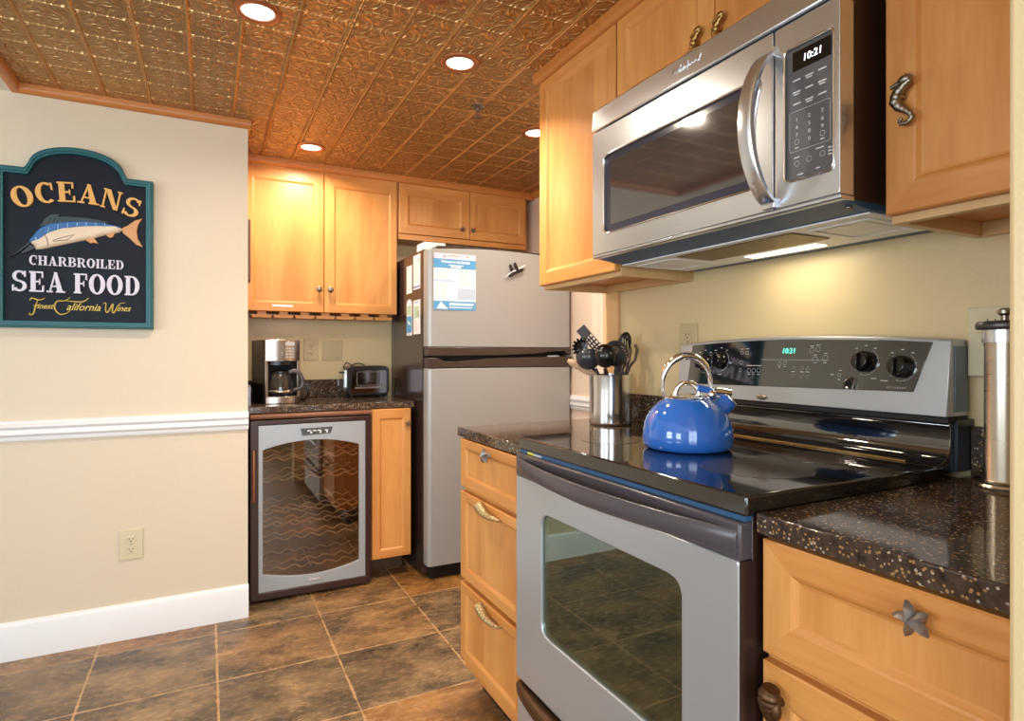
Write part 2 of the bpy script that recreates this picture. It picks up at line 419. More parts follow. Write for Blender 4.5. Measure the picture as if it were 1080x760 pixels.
def panel_door(name, F, w, h, parent, st=0.06, tr=0.06, br=0.06, t=0.02, st2=None):
    """frame-and-panel front: mitred frame, stepped inner moulding, flat recessed panel; local w from 0 (back) to t (face)"""
    st2 = st if st2 is None else st2
    mb = MB(F)
    rings = [((0,0,w,h), 0.0), ((0,0,w,h), t-0.003), ((0.003,0.003,w-0.003,h-0.003), t),
             ((st-0.010, br-0.010, w-st2+0.010, h-tr+0.010), t), ((st-0.006, br-0.006, w-st2+0.006, h-tr+0.006), t-0.0015),
             ((st, br, w-st2, h-tr), t-0.007), ((st+0.004, br+0.004, w-st2-0.004, h-tr-0.004), t-0.0075)]
    loops = [[(r[0],r[1],d),(r[2],r[1],d),(r[2],r[3],d),(r[0],r[3],d)] for r, d in rings]
    vs = [p for l in loops for p in l]
    for a in range(len(loops)-1):
        for i in range(4):
            j = (i+1)%4
            mb.add([loops[a][i], loops[a][j], loops[a+1][j], loops[a+1][i]], [(0,1,2,3)], 1 if i in (0,2) else 0)
    mb.add(loops[0], [(3,2,1,0)], 0); mb.add(loops[-1], [(0,1,2,3)], 0)
    # weld
    o = mb.build(name, [MAPLE, MAPLE_H], parent, 0, 0, normals=False)
    bm = bmesh.new(); bm.from_mesh(o.data); bmesh.ops.remove_doubles(bm, verts=bm.verts, dist=1e-5); bmesh.ops.recalc_face_normals(bm, faces=bm.faces); bm.to_mesh(o.data); bm.free()
    return o
# ------------------------------------------------------------------ the room
WL, CH, RW, BW, FW = 2.88, 2.19, 1.40, 3.56, 1.875
struct('floor', MB().box(-2.5, -2.4, -0.06, 2.0, 3.7, 0.0), FLOOR)
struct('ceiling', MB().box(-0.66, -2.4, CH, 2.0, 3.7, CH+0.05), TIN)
struct('ceiling_dining', MB().box(-2.5, -2.4, 2.16, -0.66, 2.9, 2.30), CEIL_B)
struct('wall_left', MB().box(-2.5, WL, 0, 0.160, BW+0.1, 2.35), WALL)
struct('wall_back', MB().box(0.160, BW, 0, 2.0, BW+0.1, 2.35), WALL_K)
struct('wall_range', MB().box(RW, -2.4, 0, 1.56, 1.900, 2.35), WALL_K)
struct('wall_far', MB().box(FW, 1.900, 0, 2.0, BW, 2.35), PINK)
struct('wall_passage', MB().box(1.56, -2.4, 0, 2.0, 1.900, 2.35), PINK)
struct('wall_stub', MB().box(0.700, 0.15, 0, RW, 0.298, CH), WALL_K, 0.006)
# walls behind the camera, with window openings
w = MB()
for y0, y1, z0, z1 in ((-2.4,2.88,0,0.88),(-2.4,2.88,1.72,2.35),(-2.4,-1.3,0.88,1.72),(0.2,0.2,0,0),(-1.3+1.5,0.2,0,0),(0.20,0.20,0,0)):
    if y1 > y0: w.box(-2.55, y0, z0, -2.40, y1, z1)
w.box(-2.55, 0.20, 0.88, -2.40, 0.21, 1.72); w.box(-2.55, 1.70, 0.88, -2.40, 2.88, 1.72)
struct('wall_dining', w, WALL_N)
w = MB()
w.box(-2.5,-2.35,0,2.0,-2.2,0.42); w.box(-2.5,-2.35,2.18,2.0,-2.2,2.35); w.box(-2.5,-2.35,0.42,-1.72,-2.2,2.18); w.box(0.62,-2.35,0.42,2.0,-2.2,2.18)
struct('wall_rear', w, WALL_N)
def window(n, a0, a1, z0, z1, plane, ax, nm):
    m = MB()
    def bx(p0, p1, q0, q1):
        if ax == 'x': m.box(plane-0.03, p0, q0, plane+0.02, p1, q1)
        else: m.box(p0, plane-0.03, q0, p1, plane+0.02, q1)
    bx(a0-0.06, a0, z0-0.06, z1+0.06); bx(a1, a1+0.06, z0-0.06, z1+0.06); bx(a0, a1, z0-0.06, z0); bx(a0, a1, z1, z1+0.06)
    for i in range(1, nm): q = a0+(a1-a0)*i/nm; bx(q-0.018, q+0.018, z0, z1)
    q = (z0+z1)/2; bx(a0, a1, q-0.012, q+0.012)
    struct('window_%d' % n, m, WHITE)
window(1, 0.21, 1.70, 0.88, 1.72, -2.39, 'x', 2)
window(2, -1.30, 0.20, 0.88, 1.72, -2.39, 'x', 2)
window(3, -1.72, 0.62, 0.42, 2.18, -2.19, 'y', 3)

# baseboards and chair rails
def prof_x(x0, x1, y, pts):      # profile (out, z) run along x on a wall facing -y
    m = MB(); m.prism([(y-o, z) for o, z in pts], x0, x1, 'x'); return m
base_pts = [(0,0),(0.014,0),(0.014,0.128),(0.011,0.137),(0.005,0.144),(0,0.144)]
struct('baseboard_left', prof_x(-2.4, 0.162, WL, base_pts), WHITE)
rail_pts = [(0,0.828),(0.010,0.830),(0.013,0.838),(0.013,0.846),(0.022,0.856),(0.018,0.866),(0.018,0.874),(0.026,0.884),(0.026,0.892),(0.014,0.898),(0.012,0.905),(0,0.908)]
struct('trim_1', prof_x(-2.4, 0.162, WL, rail_pts), WHITE)
m = MB(); m.prism([(-2.40+o, z) for o, z in base_pts], -2.2, WL, 'y'); 
m2 = MB(); m2.v = [Vector((p.x, p.y, p.z)) for p in m.v]; m2.f = m.f; m2.mi = m.mi
struct('baseboard_dining', m2, WHITE)
m = MB(); m.prism([(FW-o, z+0.018) for o, z in rail_pts], 2.690, BW, 'y'); struct('trim_2', m, WHITE)
m = MB(); m.prism([(FW-o, z) for o, z in base_pts], 2.690, BW, 'y'); struct('baseboard_far', m, WHITE)
# door casing on the far wall and the maple board that finishes the end of the range wall
m = MB(); cas = [(2.50,0),(2.50,0.012),(2.512,0.02),(2.53,0.02),(2.538,0.013),(2.570,0.013),(2.578,0.018),(2.600,0.018),(2.610,0.008),(2.612,0)]
m.prism([(FW-o, y+0.078) for y, o in cas], 0, 2.10, 'z'); struct('trim_3', m, PINK)
m = MB(); m.prism([(FW-o-0.0, 2.535-(y-2.50)*0.6) for y, o in cas], 0, 2.10, 'z'); struct('trim_4', m, PINK)
struct('trim_5', MB().box(RW-0.012, 1.824, 0.914, RW+0.01, 1.905, 1.415), PALEWOOD)

# maple crown mouldings under the tin ceiling
def crown_pts(h, d):
    pts = [(0, CH-h)]
    for i in range(7):
        a = i/6*PI/2; pts.append((d*0.35+d*0.65*math.sin(a), CH-h+h*0.55*(1-math.cos(a))))
    pts += [(d, CH), (0, CH)]
    return pts
cp = crown_pts(0.032, 0.028)
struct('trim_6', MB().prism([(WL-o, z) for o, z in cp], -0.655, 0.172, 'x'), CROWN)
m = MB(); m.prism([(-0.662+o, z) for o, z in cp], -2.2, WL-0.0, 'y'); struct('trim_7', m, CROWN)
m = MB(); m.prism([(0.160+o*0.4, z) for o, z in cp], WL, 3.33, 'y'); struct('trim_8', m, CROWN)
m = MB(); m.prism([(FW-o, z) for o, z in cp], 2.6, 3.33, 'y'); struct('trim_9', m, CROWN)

# ------------------------------------------------------------------ cabinets along the range wall
UX, UT, UB = 1.088, 2.155, 1.412
def crown_run(parent, name, x=None, y0=None, y1=None, yb=None, x0=None, x1=None):
    p = crown_pts(CH-UT+0.004, 0.026)
    m = MB()
    if x is not None: m.prism([(x-o+0.006, z) for o, z in p], y0, y1, 'y')
    else: m.prism([(yb-o+0.006, z) for o, z in p], x0, x1, 'x')
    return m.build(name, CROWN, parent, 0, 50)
def carcass_x(parent, y0, y1, z0, z1, x0, x1, recess=0.0):
    m = MB()
    if recess:
        m.box(x0, y0, z0+recess, x1, y1, z1)
        m.box(x0, y0, z0, x0+0.018, y1, z0+recess, 1); m.box(x0+0.018, y0, z0, x1, y0+0.018, z0+recess, 1)
        m.box(x0+0.018, y1-0.018, z0, x1, y1, z0+recess, 1); m.box(x1-0.018, y0+0.018, z0, x1, y1-0.018, z0+recess, 1)
    else: m.box(x0, y0, z0, x1, y1, z1)
    return m.build('carcass', [MAPLE, PALEWOOD], parent, 0.001)

def seahorse(parent, c, size, M=BRASS):
    """small cast seahorse pull; c on the door face, body in the (y,z) plane"""
    m = MB(); s = size
    pts = [(-0.10,0.36),(0.02,0.30),(0.16,0.17),(0.20,0.02),(0.12,-0.12),(0.0,-0.22),(-0.10,-0.32),(-0.13,-0.42),(-0.04,-0.50),(0.09,-0.48),(0.12,-0.40),(0.04,-0.36)]
    path = []; R = []
    ctl = [0.07,0.085,0.11,0.115,0.095,0.07,0.058,0.05,0.046,0.042,0.036,0.028]
    for i in range(len(pts)-1):
        for q in range(4):
            t = q/4; a, b = pts[i], pts[i+1]
            path.append((c[0]-0.014, c[1]+(a[0]*(1-t)+b[0]*t)*s, c[2]+(a[1]*(1-t)+b[1]*t)*s))
            R.append((ctl[i]*(1-t)+ctl[i+1]*t)*s*(1+0.10*math.sin(i*4+q)*(1 if q%2 else -1)))
    m.tube(path, R, 10)
    m.sphere((c[0]-0.015, c[1]+0.0*s, c[2]+0.40*s), (0.10*s, 0.14*s, 0.10*s))
    m.tube([(c[0]-0.015, c[1]+0.06*s, c[2]+0.38*s), (c[0]-0.015, c[1]+0.28*s, c[2]+0.33*s)], [0.06*s, 0.045*s], 8)
    for dy, dz in ((-0.10,0.50),(-0.02,0.53),(-0.16,0.45)): m.tube([(c[0]-0.015, c[1]+dy*0.6*s, c[2]+0.42*s), (c[0]-0.015, c[1]+dy*s, c[2]+dz*s)], [0.04*s, 0.012*s], 6)
    m.tube([(c[0], c[1]+0.1*s, c[2]+0.1*s), (c[0]-0.014, c[1]+0.1*s, c[2]+0.1*s)], 0.05*s, 8)
    m.tube([(c[0], c[1]-0.08*s, c[2]-0.34*s), (c[0]-0.014, c[1]-0.08*s, c[2]-0.34*s)], 0.04*s, 8)
    return m.build('seahorse_handle', M, parent, 0, 60)
def shell_pull(parent, c, length):
    """ridged tapering auger-shell pull lying along y, thick end at larger y"""
    m = MB(); path = []; R = []
    for i in range(73):
        t = i/72
        path.append((c[0]-0.012-0.008*math.sin(PI*min(1, t*1.05)), c[1]+length*(0.5-t), c[2]+length*(0.07*(1-t)**2-0.015*math.sin(PI*t))))
        R.append((0.0120*(1-t)**0.75+0.003)*(1+0.17*math.cos(t*2*PI*9)))
    m.tube(path, R, 12)
    m.tube([(c[0], c[1]+length*0.42, c[2]+length*0.1), (c[0]-0.016, c[1]+length*0.42, c[2]+length*0.1)], 0.006, 8)
    m.tube([(c[0], c[1]-length*0.42, c[2]-length*0.02), (c[0]-0.014, c[1]-length*0.42, c[2]-length*0.02)], 0.005, 8)
    return m.build('shell_handle', mat('pale_antique_brass', C(186, 158, 112), 0.4, 0.6) if 'pale_antique_brass' not in bpy.data.materials else bpy.data.materials['pale_antique_brass'], parent, 0, 60)
def star_knob(parent, c, r, mt, rot=0.2, name='starfish_knob', F='x'):
    m = MB()
    def W(u, v, w): return (c[0]-w, c[1]-u, c[2]+v) if F == 'x' else (c[0]+u, c[1]-w, c[2]+v)
    n = 5; rim = []; rimb = []
    for i in range(n*4):
        a = rot+2*PI*i/(n*4); q = i % 4
        rr = r*(1.0 if q == 0 else 0.42 if q == 2 else 0.74)
        rim.append((rr*math.cos(a), rr*math.sin(a), 0.018)); rimb.append((rr*0.92*math.cos(a), rr*0.92*math.sin(a), 0.013))
    mid = []
    for i in range(n*4):
        a = rot+2*PI*i/(n*4); q = i % 4; rr = r*(0.62 if q == 0 else 0.24 if q == 2 else 0.40)
        mid.append((rr*math.cos(a), rr*math.sin(a), 0.027 if q == 0 else 0.021 if q == 2 else 0.022))
    N = n*4
    vs = [W(*p) for p in rimb]+[W(*p) for p in rim]+[W(*p) for p in mid]+[W(0,0,0.031), W(0,0,0.012)]
    fs = []
    for i in range(N):
        j = (i+1)%N; fs += [(i,j,N+j,N+i),(N+i,N+j,2*N+j,2*N+i),(2*N+i,2*N+j,3*N),(j,i,3*N+1)]
    m.add(vs, fs)
    m.tube([W(0,0,0.0), W(0,0,0.014)], [0.008, 0.006], 10)
    return m.build(name, mt, parent, 0, 50)
def conch_knob(parent, c, mt):
    m = MB(); path = []; R = []
    for i in range(25):
        t = i/24; path.append((c[0]-0.022, c[1]+0.004*math.sin(t*4), c[2]+0.028-0.060*t))
        R.append((0.0025+0.0135*math.sin(PI*min(1,(0.10+0.90*t))**0.62))*(1+0.06*math.cos(t*36)))
    m.tube(path, R, 14); m.tube([(c[0], c[1], c[2]+0.003), (c[0]-0.02, c[1], c[2]+0.003)], 0.0065, 10)
    m.sphere((c[0]-0.022, c[1]-0.008, c[2]-0.002), (0.009, 0.008, 0.015))
    return m.build('conch_knob', mt, parent, 0, 60)
def round_knob(parent, c, mt, r=0.0165):
    m = MB(); M = Matrix.Rotation(PI/2, 4, 'X')
    m.lathe([(0.0085,0),(0.0055,0.004),(0.005,0.012),(r*0.9,0.016),(r,0.021),(r*0.8,0.026),(0.001,0.028)], c, 20, M)
    return m.build('round_knob', mt, parent, 0, 50)

# far upper cabinet (left of the microwave)
t = thing('wall_cabinet', 'maple wall cabinet with one tall door left of the microwave above the utensil crock', 'cabinet', (1.24, 1.67, UB), 'maple wall cabinets')
carcass_x(t, 1.442, 1.903, 1.398, UT+0.03, UX+0.022, RW-0.002, 0.028)
panel_door('door', frame_x(UX+0.02, 1.446, UB), 0.456, UT-UB, t, 0.042, 0.05, 0.055, 0.02, 0.058)
crown_run(t, 'crown', x=UX, y0=1.44, y1=1.915)
# cabinet above the microwave
t = thing('wall_cabinet', 'maple wall cabinet with two doors directly above the microwave', 'cabinet', (1.24, 1.04, 1.872), 'maple wall cabinets')
carcass_x(t, 0.652, 1.440, 1.872, UT+0.03, UX+0.022, RW-0.002)
d1 = panel_door('door', frame_x(UX+0.02, 1.056, 1.876), 0.380, UT-1.876, t, 0.062, 0.048, 0.06, 0.02, 0.052)
d2 = panel_door('door', frame_x(UX+0.02, 0.656, 1.876), 0.396, UT-1.876, t, 0.062, 0.048, 0.06)
seahorse(d1, (UX, 1.092, 1.924), 0.085); seahorse(d2, (UX, 1.020, 1.924), 0.085)
crown_run(t, 'crown', x=UX, y0=0.652, y1=1.44)
# right upper cabinet
t = thing('wall_cabinet', 'maple wall cabinet with seahorse handle right of the microwave', 'cabinet', (1.24, 0.474, UB), 'maple wall cabinets')
carcass_x(t, 0.300, 0.648, 1.398, UT+0.03, UX+0.022, RW-0.002, 0.028)
d = panel_door('door', frame_x(UX+0.02, 0.300, UB), 0.347, UT-UB, t, 0.06, 0.05, 0.06, 0.02, 0.058)
sh = seahorse(d, (UX, 0.604, 1.603), 0.084, NICKEL)
crown_run(t, 'crown', x=UX, y0=0.30, y1=0.65)

# base drawers left of the range
CFX = 0.780
t = thing('base_cabinet', 'maple base cabinet with three drawers and shell handles left of the oven', 'cabinet', (1.08, 1.65, 0), 'maple base cabinets')
m = MB(); m.box(CFX+0.004, 1.424, 0.10, RW-0.03, 1.880, 0.880); m.build('carcass', MAPLE, t, 0.001)
MB().box(CFX+0.07, 1.424, 0.0, RW-0.03, 1.880, 0.10).build('toe_kick', BROWNBLK, t)
for z0, z1, kind in ((0.717,0.877,0),(0.411,0.701,1),(0.138,0.394,1)):
    d = panel_door('drawer', frame_x(CFX+0.004, 1.428, z0), 0.446, z1-z0, t, 0.05, 0.036, 0.042, 0.02)
    if kind: shell_pull(d, (CFX-0.016, 1.62, (0.678 if z0 > 0.4 else 0.366)), 0.136)
    else: star_knob(d, (CFX-0.016, 1.640, 0.852), 0.024, PEWTER, 0.5, 'starfish_knob')
# base cabinet right of the range
t = thing('base_cabinet', 'maple base cabinet with starfish drawer knob right of the oven', 'cabinet', (1.08, 0.475, 0), 'maple base cabinets')
m = MB(); m.box(CFX+0.004, 0.300, 0.10, RW-0.03, 0.646, 0.880); m.build('carcass', MAPLE, t, 0.001)
MB().box(CFX+0.07, 0.300, 0.0, RW-0.03, 0.646, 0.10).build('toe_kick', BROWNBLK, t)
d = panel_door('drawer', frame_x(CFX+0.004, 0.150+0.15, 0.703), 0.342, 0.174, t, 0.03, 0.05, 0.06, 0.02, 0.06)
star_knob(d, (CFX-0.016, 0.4125, 0.8455), 0.0235, PEWTER, 0.63)
d = panel_door('door', frame_x(CFX+0.004, 0.300, 0.12), 0.342, 0.570, t, 0.06, 0.06, 0.06)
conch_knob(d, (CFX-0.016, 0.607, 0.640), BRONZE)

# stone counters on the range side
t = thing('countertop', 'dark speckled stone countertop under the utensil crock, left of the cooktop', 'countertop', (1.08, 1.66, 0.882))
MB().box(0.764, 1.421, 0.882, RW-0.001, 1.902, 0.914).build('slab', GRANITE, t, 0.003)
tag(MB().box(1.380, 1.421, 0.9145, RW-0.001, 1.822, 1.018).build('backsplash', GRANITE, None, 0.002), 'short dark stone backsplash strip behind the utensil crock', 'backsplash')
t = thing('countertop', 'dark speckled stone countertop right of the cooktop, under the metal pepper mill', 'countertop', (1.08, 0.478, 0.882))
MB().box(0.764, 0.300, 0.882, RW-0.001, 0.654, 0.914).build('slab', GRANITE, t, 0.003)
tag(MB().box(1.381, 0.300, 0.9145, RW-0.001, 0.650, 1.016).build('backsplash', GRANITE, None, 0.002), 'short dark stone backsplash strip behind the pepper mill', 'backsplash')

# ------------------------------------------------------------------ cabinets along the back wall
BY = 3.353
def carcass_y(parent, x0, x1, z0, z1, y0, y1, k=MAPLE):
    return MB().box(x0, y0, z0, x1, y1, z1).build('carcass', [k], parent, 0.001)
t = thing('wall_cabinet', 'maple two-door wall cabinet above the coffee maker and toaster', 'cabinet', (0.57, 3.45, 1.39), 'maple wall cabinets')
carcass_y(t, 0.164, 0.976, 1.388, UT+0.03, BY+0.022, BW-0.002)
d1 = panel_door('door', frame_y(0.166, BY+0.02, 1.388), 0.400, UT-1.388, t, 0.054, 0.08, 0.055, 0.02, 0.06)
d2 = panel_door('door', frame_y(0.570, BY+0.02, 1.388), 0.404, UT-1.388, t, 0.06, 0.08, 0.055, 0.02, 0.045)
round_knob(d1, (0.540, BY, 1.513), NICKEL); round_knob(d2, (0.598, BY, 1.513), NICKEL)
MB().box(0.303, BY-0.0012, 1.412, 0.406, BY, 1.423).build('label_strip', PAPER, d1)
crown_run(t, 'crown', yb=BY, x0=0.166, x1=0.982)
MB().box(0.166, BY-0.008, UT-0.001, 0.982, BY+0.02, UT+0.005).build('crown_bead', mat('silver_bead', C(186,178,172), 0.3, 0.4), t)
# hanging glass rack under it: row of wedge rails
rk = MB()
for i in range(7):
    x = 0.255+i*0.108
    rk.prism([(x-0.052,1.372),(x-0.046,1.356),(x+0.046,1.356),(x+0.052,1.372),(x+0.022,1.372),(x+0.022,1.388),(x-0.022,1.388),(x-0.022,1.372)], BY+0.03, BW-0.01, 'y')
rk.build('glass_rack', MAPLE_H, t)
# cabinet above the refrigerator
t = thing('wall_cabinet', 'short maple two-door cabinet above the refrigerator', 'cabinet', (1.41, 3.45, 1.83), 'maple wall cabinets')
carcass_y(t, 0.980, 1.836, 1.830, UT+0.03, BY+0.022, BW-0.002)
d1 = panel_door('door', frame_y(0.986, BY+0.02, 1.862), 0.442, UT-1.862, t, 0.062, 0.072, 0.06)
d2 = panel_door('door', frame_y(1.432, BY+0.02, 1.862), 0.384, UT-1.862, t, 0.045, 0.072, 0.06)
MB().box(0.984, BY+0.006, 1.828, 1.816, BY+0.024, 1.859).build('bottom_rail', MAPLE_H, t, 0.001)
star_knob(d1, (1.376, BY, 1.917), 0.019, PEWTER, 0.3, 'shell_knob', 'y'); star_knob(d2, (1.447, BY, 1.917), 0.019, PEWTER, 1.0, 'shell_knob', 'y')
crown_run(t, 'crown', yb=BY, x0=0.982, x1=FW-0.001)
MB().box(0.982, BY-0.008, UT-0.001, 1.816, BY+0.02, UT+0.005).build('crown_bead', bpy.data.materials['silver_bead'], t)

CF = 3.02
t = thing('countertop', 'dark speckled stone countertop carrying the coffee maker and toaster', 'countertop', (0.57, 3.29, 0.882))
MB().box(0.164, CF, 0.882, 0.970, BW-0.001, 0.914).build('slab', GRANITE, t, 0.003)
tag(MB().box(0.183, BW-0.022, 0.9145, 0.970, BW-0.001, 1.016).build('backsplash', GRANITE, None, 0.002), 'dark stone backsplash strip on the back wall behind coffee maker and toaster', 'backsplash')
tag(MB().box(0.162, CF+0.01, 0.9145, 0.182, BW-0.001, 1.012).build('side_splash', GRANITE, None, 0.002), 'short stone side splash left of the coffee maker, at the end of the beige wall', 'backsplash')

t = thing('base_cabinet', 'narrow maple base cabinet between the wine cooler and the refrigerator', 'cabinet', (0.84, 3.3, 0), 'maple base cabinets')
MB().box(0.742, CF+0.012, 0.11, 0.952, BW-0.004, 0.880).build('carcass', MAPLE, t, 0.001)
MB().box(0.742, CF+0.17, 0.0, 0.952, BW-0.004, 0.11).build('toe_kick', mat('slate_toe_kick', C(96,70,48), 0.4), t)
d = panel_door('door', frame_y(0.745, CF+0.012, 0.113), 0.205, 0.766, t, 0.048, 0.056, 0.05)
star_knob(d, (0.930, CF-0.008, 0.800), 0.018, PEWTER, 0.2, 'starfish_knob', 'y')
# ------------------------------------------------------------------ range
Y0, Y1 = 0.658, 1.419; YC = (Y0+Y1)/2
rg = thing('kitchen_range', 'stainless electric range with black glass cooktop and knobs on its raised back panel', 'stove', (1.07, YC, 0))
m = MB(); m.box(0.80, Y0+0.002, 0.03, 1.385, Y1-0.002, 0.906)
m.box(0.764, Y0+0.002, 0.29, 0.80, Y0+0.012, 0.906); m.box(0.764, Y1-0.012, 0.29, 0.80, Y1-0.002, 0.906)
for yy in (Y0+0.05, Y1-0.05):
    for xx in (0.86, 1.33): m.lathe([(0.018,0),(0.018,0.03)], (xx, yy, 0), 12)
m.build('body', BROWNBLK, rg, 0.001)
# oven door: steel plate with a rounded window opening, window well, glass and inner frame
door = MB(); wy0, wy1, wz0, wz1 = 0.790, 1.281, 0.464, 0.768; wc = ((wy0+wy1)/2, (wz0+wz1)/2)
fn = in_rr(wc[0], wc[1], (wy1-wy0)/2, (wz1-wz0)/2, 0.032)
plate_hole(door, (Y0+0.006, 0.302, Y1-0.004, 0.838), fn, wc, 0.738, 0.758, 'x', 120)
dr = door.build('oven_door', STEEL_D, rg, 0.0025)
an = fan_angles([], wc, 120)
loopf = ray_loop(fn, wc, an)
MB().prism(loopf, 0.7445, 0.7475, 'x').build('window_glass', GLASS_OVEN, dr, 0, 0)
inn = MB()
for s_, x_a, x_b in ((0.0,0.7480,0.7520),(0.020,0.7560,0.7600),(0.036,0.7640,0.7680)):
    fo = in_rr(wc[0], wc[1], (wy1-wy0)/2+0.012-s_*0.2, (wz1-wz0)/2+0.012-s_*0.2, 0.032)
    fi = in_rr(wc[0], wc[1], (wy1-wy0)/2-0.006-s_, (wz1-wz0)/2-0.006-s_, 0.025)
    inn.ring(ray_loop(fo, wc, an), ray_loop(fi, wc, an), x_a, x_b, 'x')
inn.build('inner_frame', mat('oven_inner_frame', C(206, 166, 124), 0.4), dr, 0.0005)
MB().box(0.770, Y0+0.02, 0.32, 0.774, Y1-0.02, 0.83).build('inner_panel', mat('oven_interior', C(54, 46, 36), 0.5), dr)
MB().box(0.740, Y0+0.0015, 0.302, 0.800, Y0+0.006, 0.838).build('door_edge', BROWNBLK, dr)
# upper trim and bowed handle
tr = MB(); tr.box(0.738, Y0+0.003, 0.838, 0.80, Y1-0.002, 0.898)
trim = tr.build('door_trim', HANDLE_D, rg, 0.004)
hd = MB(); loops = []
for i in range(33):
    s_ = -1+2*i/32; yy = YC+s_*(Y1-Y0-0.02)/2; bow = 0.044*(1-s_*s_)**0.8
    xf = 0.7355-bow; th = 0.012
    zt, zb = 0.886, 0.846+0.006*abs(s_)
    loops.append([(xf+th, yy, zt), (xf+0.004, yy, zt+0.001), (xf, yy, zt-0.006), (xf-0.001, yy, zb+0.008), (xf+0.005, yy, zb), (xf+th, yy, zb+0.003)])
hd.loft(loops); hd.build('door_handle', HANDLE_D, rg, 0.0015, 50)
gp = MB().box(0.750, Y0+0.004, 0.899, 0.80, Y1-0.004, 0.9075).build('vent_gap', NAVY, rg)
MB().box(0.7492, 1.340, 0.8995, 0.7502, 1.372, 0.9055).build('yellow_label', mat('yellow_label', C(214, 208, 60), 0.5), rg)
MB().box(0.7492, 1.300, 0.8995, 0.7502, 1.338, 0.9045).build('grey_label', PGREY, rg)
# lower drawer with its dark grip
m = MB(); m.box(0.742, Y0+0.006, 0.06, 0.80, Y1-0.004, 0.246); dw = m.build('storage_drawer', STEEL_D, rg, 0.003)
hd = MB(); loops = []
for i in range(25):
    s_ = -1+2*i/24; yy = YC+s_*(Y1-Y0-0.012)/2; bow = 0.026*(1-s_**4)
    xf = 0.736-bow
    loops.append([(0.752, yy, 0.290), (xf+0.006, yy, 0.288), (xf, yy, 0.280), (xf+0.002, yy, 0.258), (xf+0.010, yy, 0.250), (0.752, yy, 0.252)])
hd.loft(loops); hd.build('drawer_handle', BRONZE, dw, 0.002, 50)
# cooktop
ct = MB(); ct.box(0.747, Y0-0.002, 0.908, 1.300, Y1+0.002, 0.9405)
cook = ct.build('cooktop', COOK, rg, 0.004, 40, 3)
RINGM = mat('burner_print', C(62, 54, 50), 0.12)
for i, (bx_, by_, br) in enumerate(((0.955,0.815,0.105),(1.165,0.835,0.078),(0.93,1.255,0.078),(1.165,1.245,0.10))):
    MB().lathe([(0.0001,0.9405),(br,0.9405),(br,0.9411),(0.0001,0.9411)], (bx_,by_,0), 48).build('burner', RINGM, cook, 0, 0)
MB().box(1.276, Y0+0.06, 0.9405, 1.290, Y1-0.03, 0.9440).build('rear_trim', BRASS, cook, 0.001)
# rear riser: black glossy, swept up from the cooktop
rp = [(1.268,0.9405),(1.290,0.944),(1.308,0.952),(1.318,0.965),(1.322,0.980),(1.3225,1.010),(1.318,1.019),(1.324,1.030),(1.385,1.030),(1.385,0.925),(1.300,0.925)]
m = MB(); m.prism([(x, z) for x, z in rp], Y0-0.001, Y1+0.001, 'y'); m.build('riser', BLACKR, rg, 0.0015, 50)
m = MB(); m.box(1.312, Y0-0.003, 1.022, 1.386, Y1+0.003, 1.036); m.build('riser_cap', BLACKM, rg, 0.003)
m = MB(); m.box(1.334, Y0-0.008, 0.926, 1.396, Y0-0.001, 1.030); m.build('end_plate', mat('end_plate_black', C(20, 30, 42), 0.3), rg, 0.001)
# console
def con_x(z): return 1.308+(z-1.036)/(1.196-1.036)*0.018
cs = MB(); loops = []
for i in range(29):
    s_ = -1+2*i/28; yy = YC+s_*(Y1-Y0+0.002)/2; zt = 1.193+0.015*(1-s_*s_)
    loops.append([(con_x(1.036), yy, 1.036), (con_x(zt), yy, zt-0.004), (con_x(zt)+0.006, yy, zt), (1.386, yy, zt-0.002), (1.386, yy, 1.036)])
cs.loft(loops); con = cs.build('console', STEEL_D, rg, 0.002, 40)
MB().box(1.336, Y0-0.0035, 1.045, 1.384, Y0-0.001, 1.178).build('console_end', mat('blue_grey_end', C(112, 128, 142), 0.4, 0.4), rg, 0.001)
def ctop(y): s_ = (y-YC)/((Y1-Y0)/2); return 1.193+0.015*(1-s_*s_)
pts = []
ys_t = [0.690+(1.368-0.690)*i/16 for i in range(17)]
pts = [(y, ctop(y)-0.0085) for y in ys_t]
pts += [(1.378, 1.072), (0.722, 1.083)]
pv = MB(); n = len(pts)
vs = [(con_x(z)-0.0016, y, z) for y, z in pts]+[(con_x(z)+0.004, y, z) for y, z in pts]
pv.add(vs, [list(range(n)), list(range(n, 2*n))[::-1]]+[(i,(i+1)%n,n+(i+1)%n,n+i) for i in range(n)])
cp_ = pv.build('control_glass', mat('console_black_glass', C(22, 26, 31), 0.04, 0, ior=2.2), con, 0.0008, 20)
tilt = math.atan2(0.018, 0.16)
def conM(y, z, d=0.0020):
    """text frame on the tilted console: u runs towards -y, v up the slope, w out to the room"""
    u = Vector((0,-1,0)); v = Vector((math.sin(tilt),0,math.cos(tilt))); w = u.cross(v)
    M = Matrix.Identity(4)
    for i, a in enumerate((u, v, w)):
        for r in range(3): M[r][i] = a[r]
    M.translation = Vector((con_x(z)-d, y, z)); return M
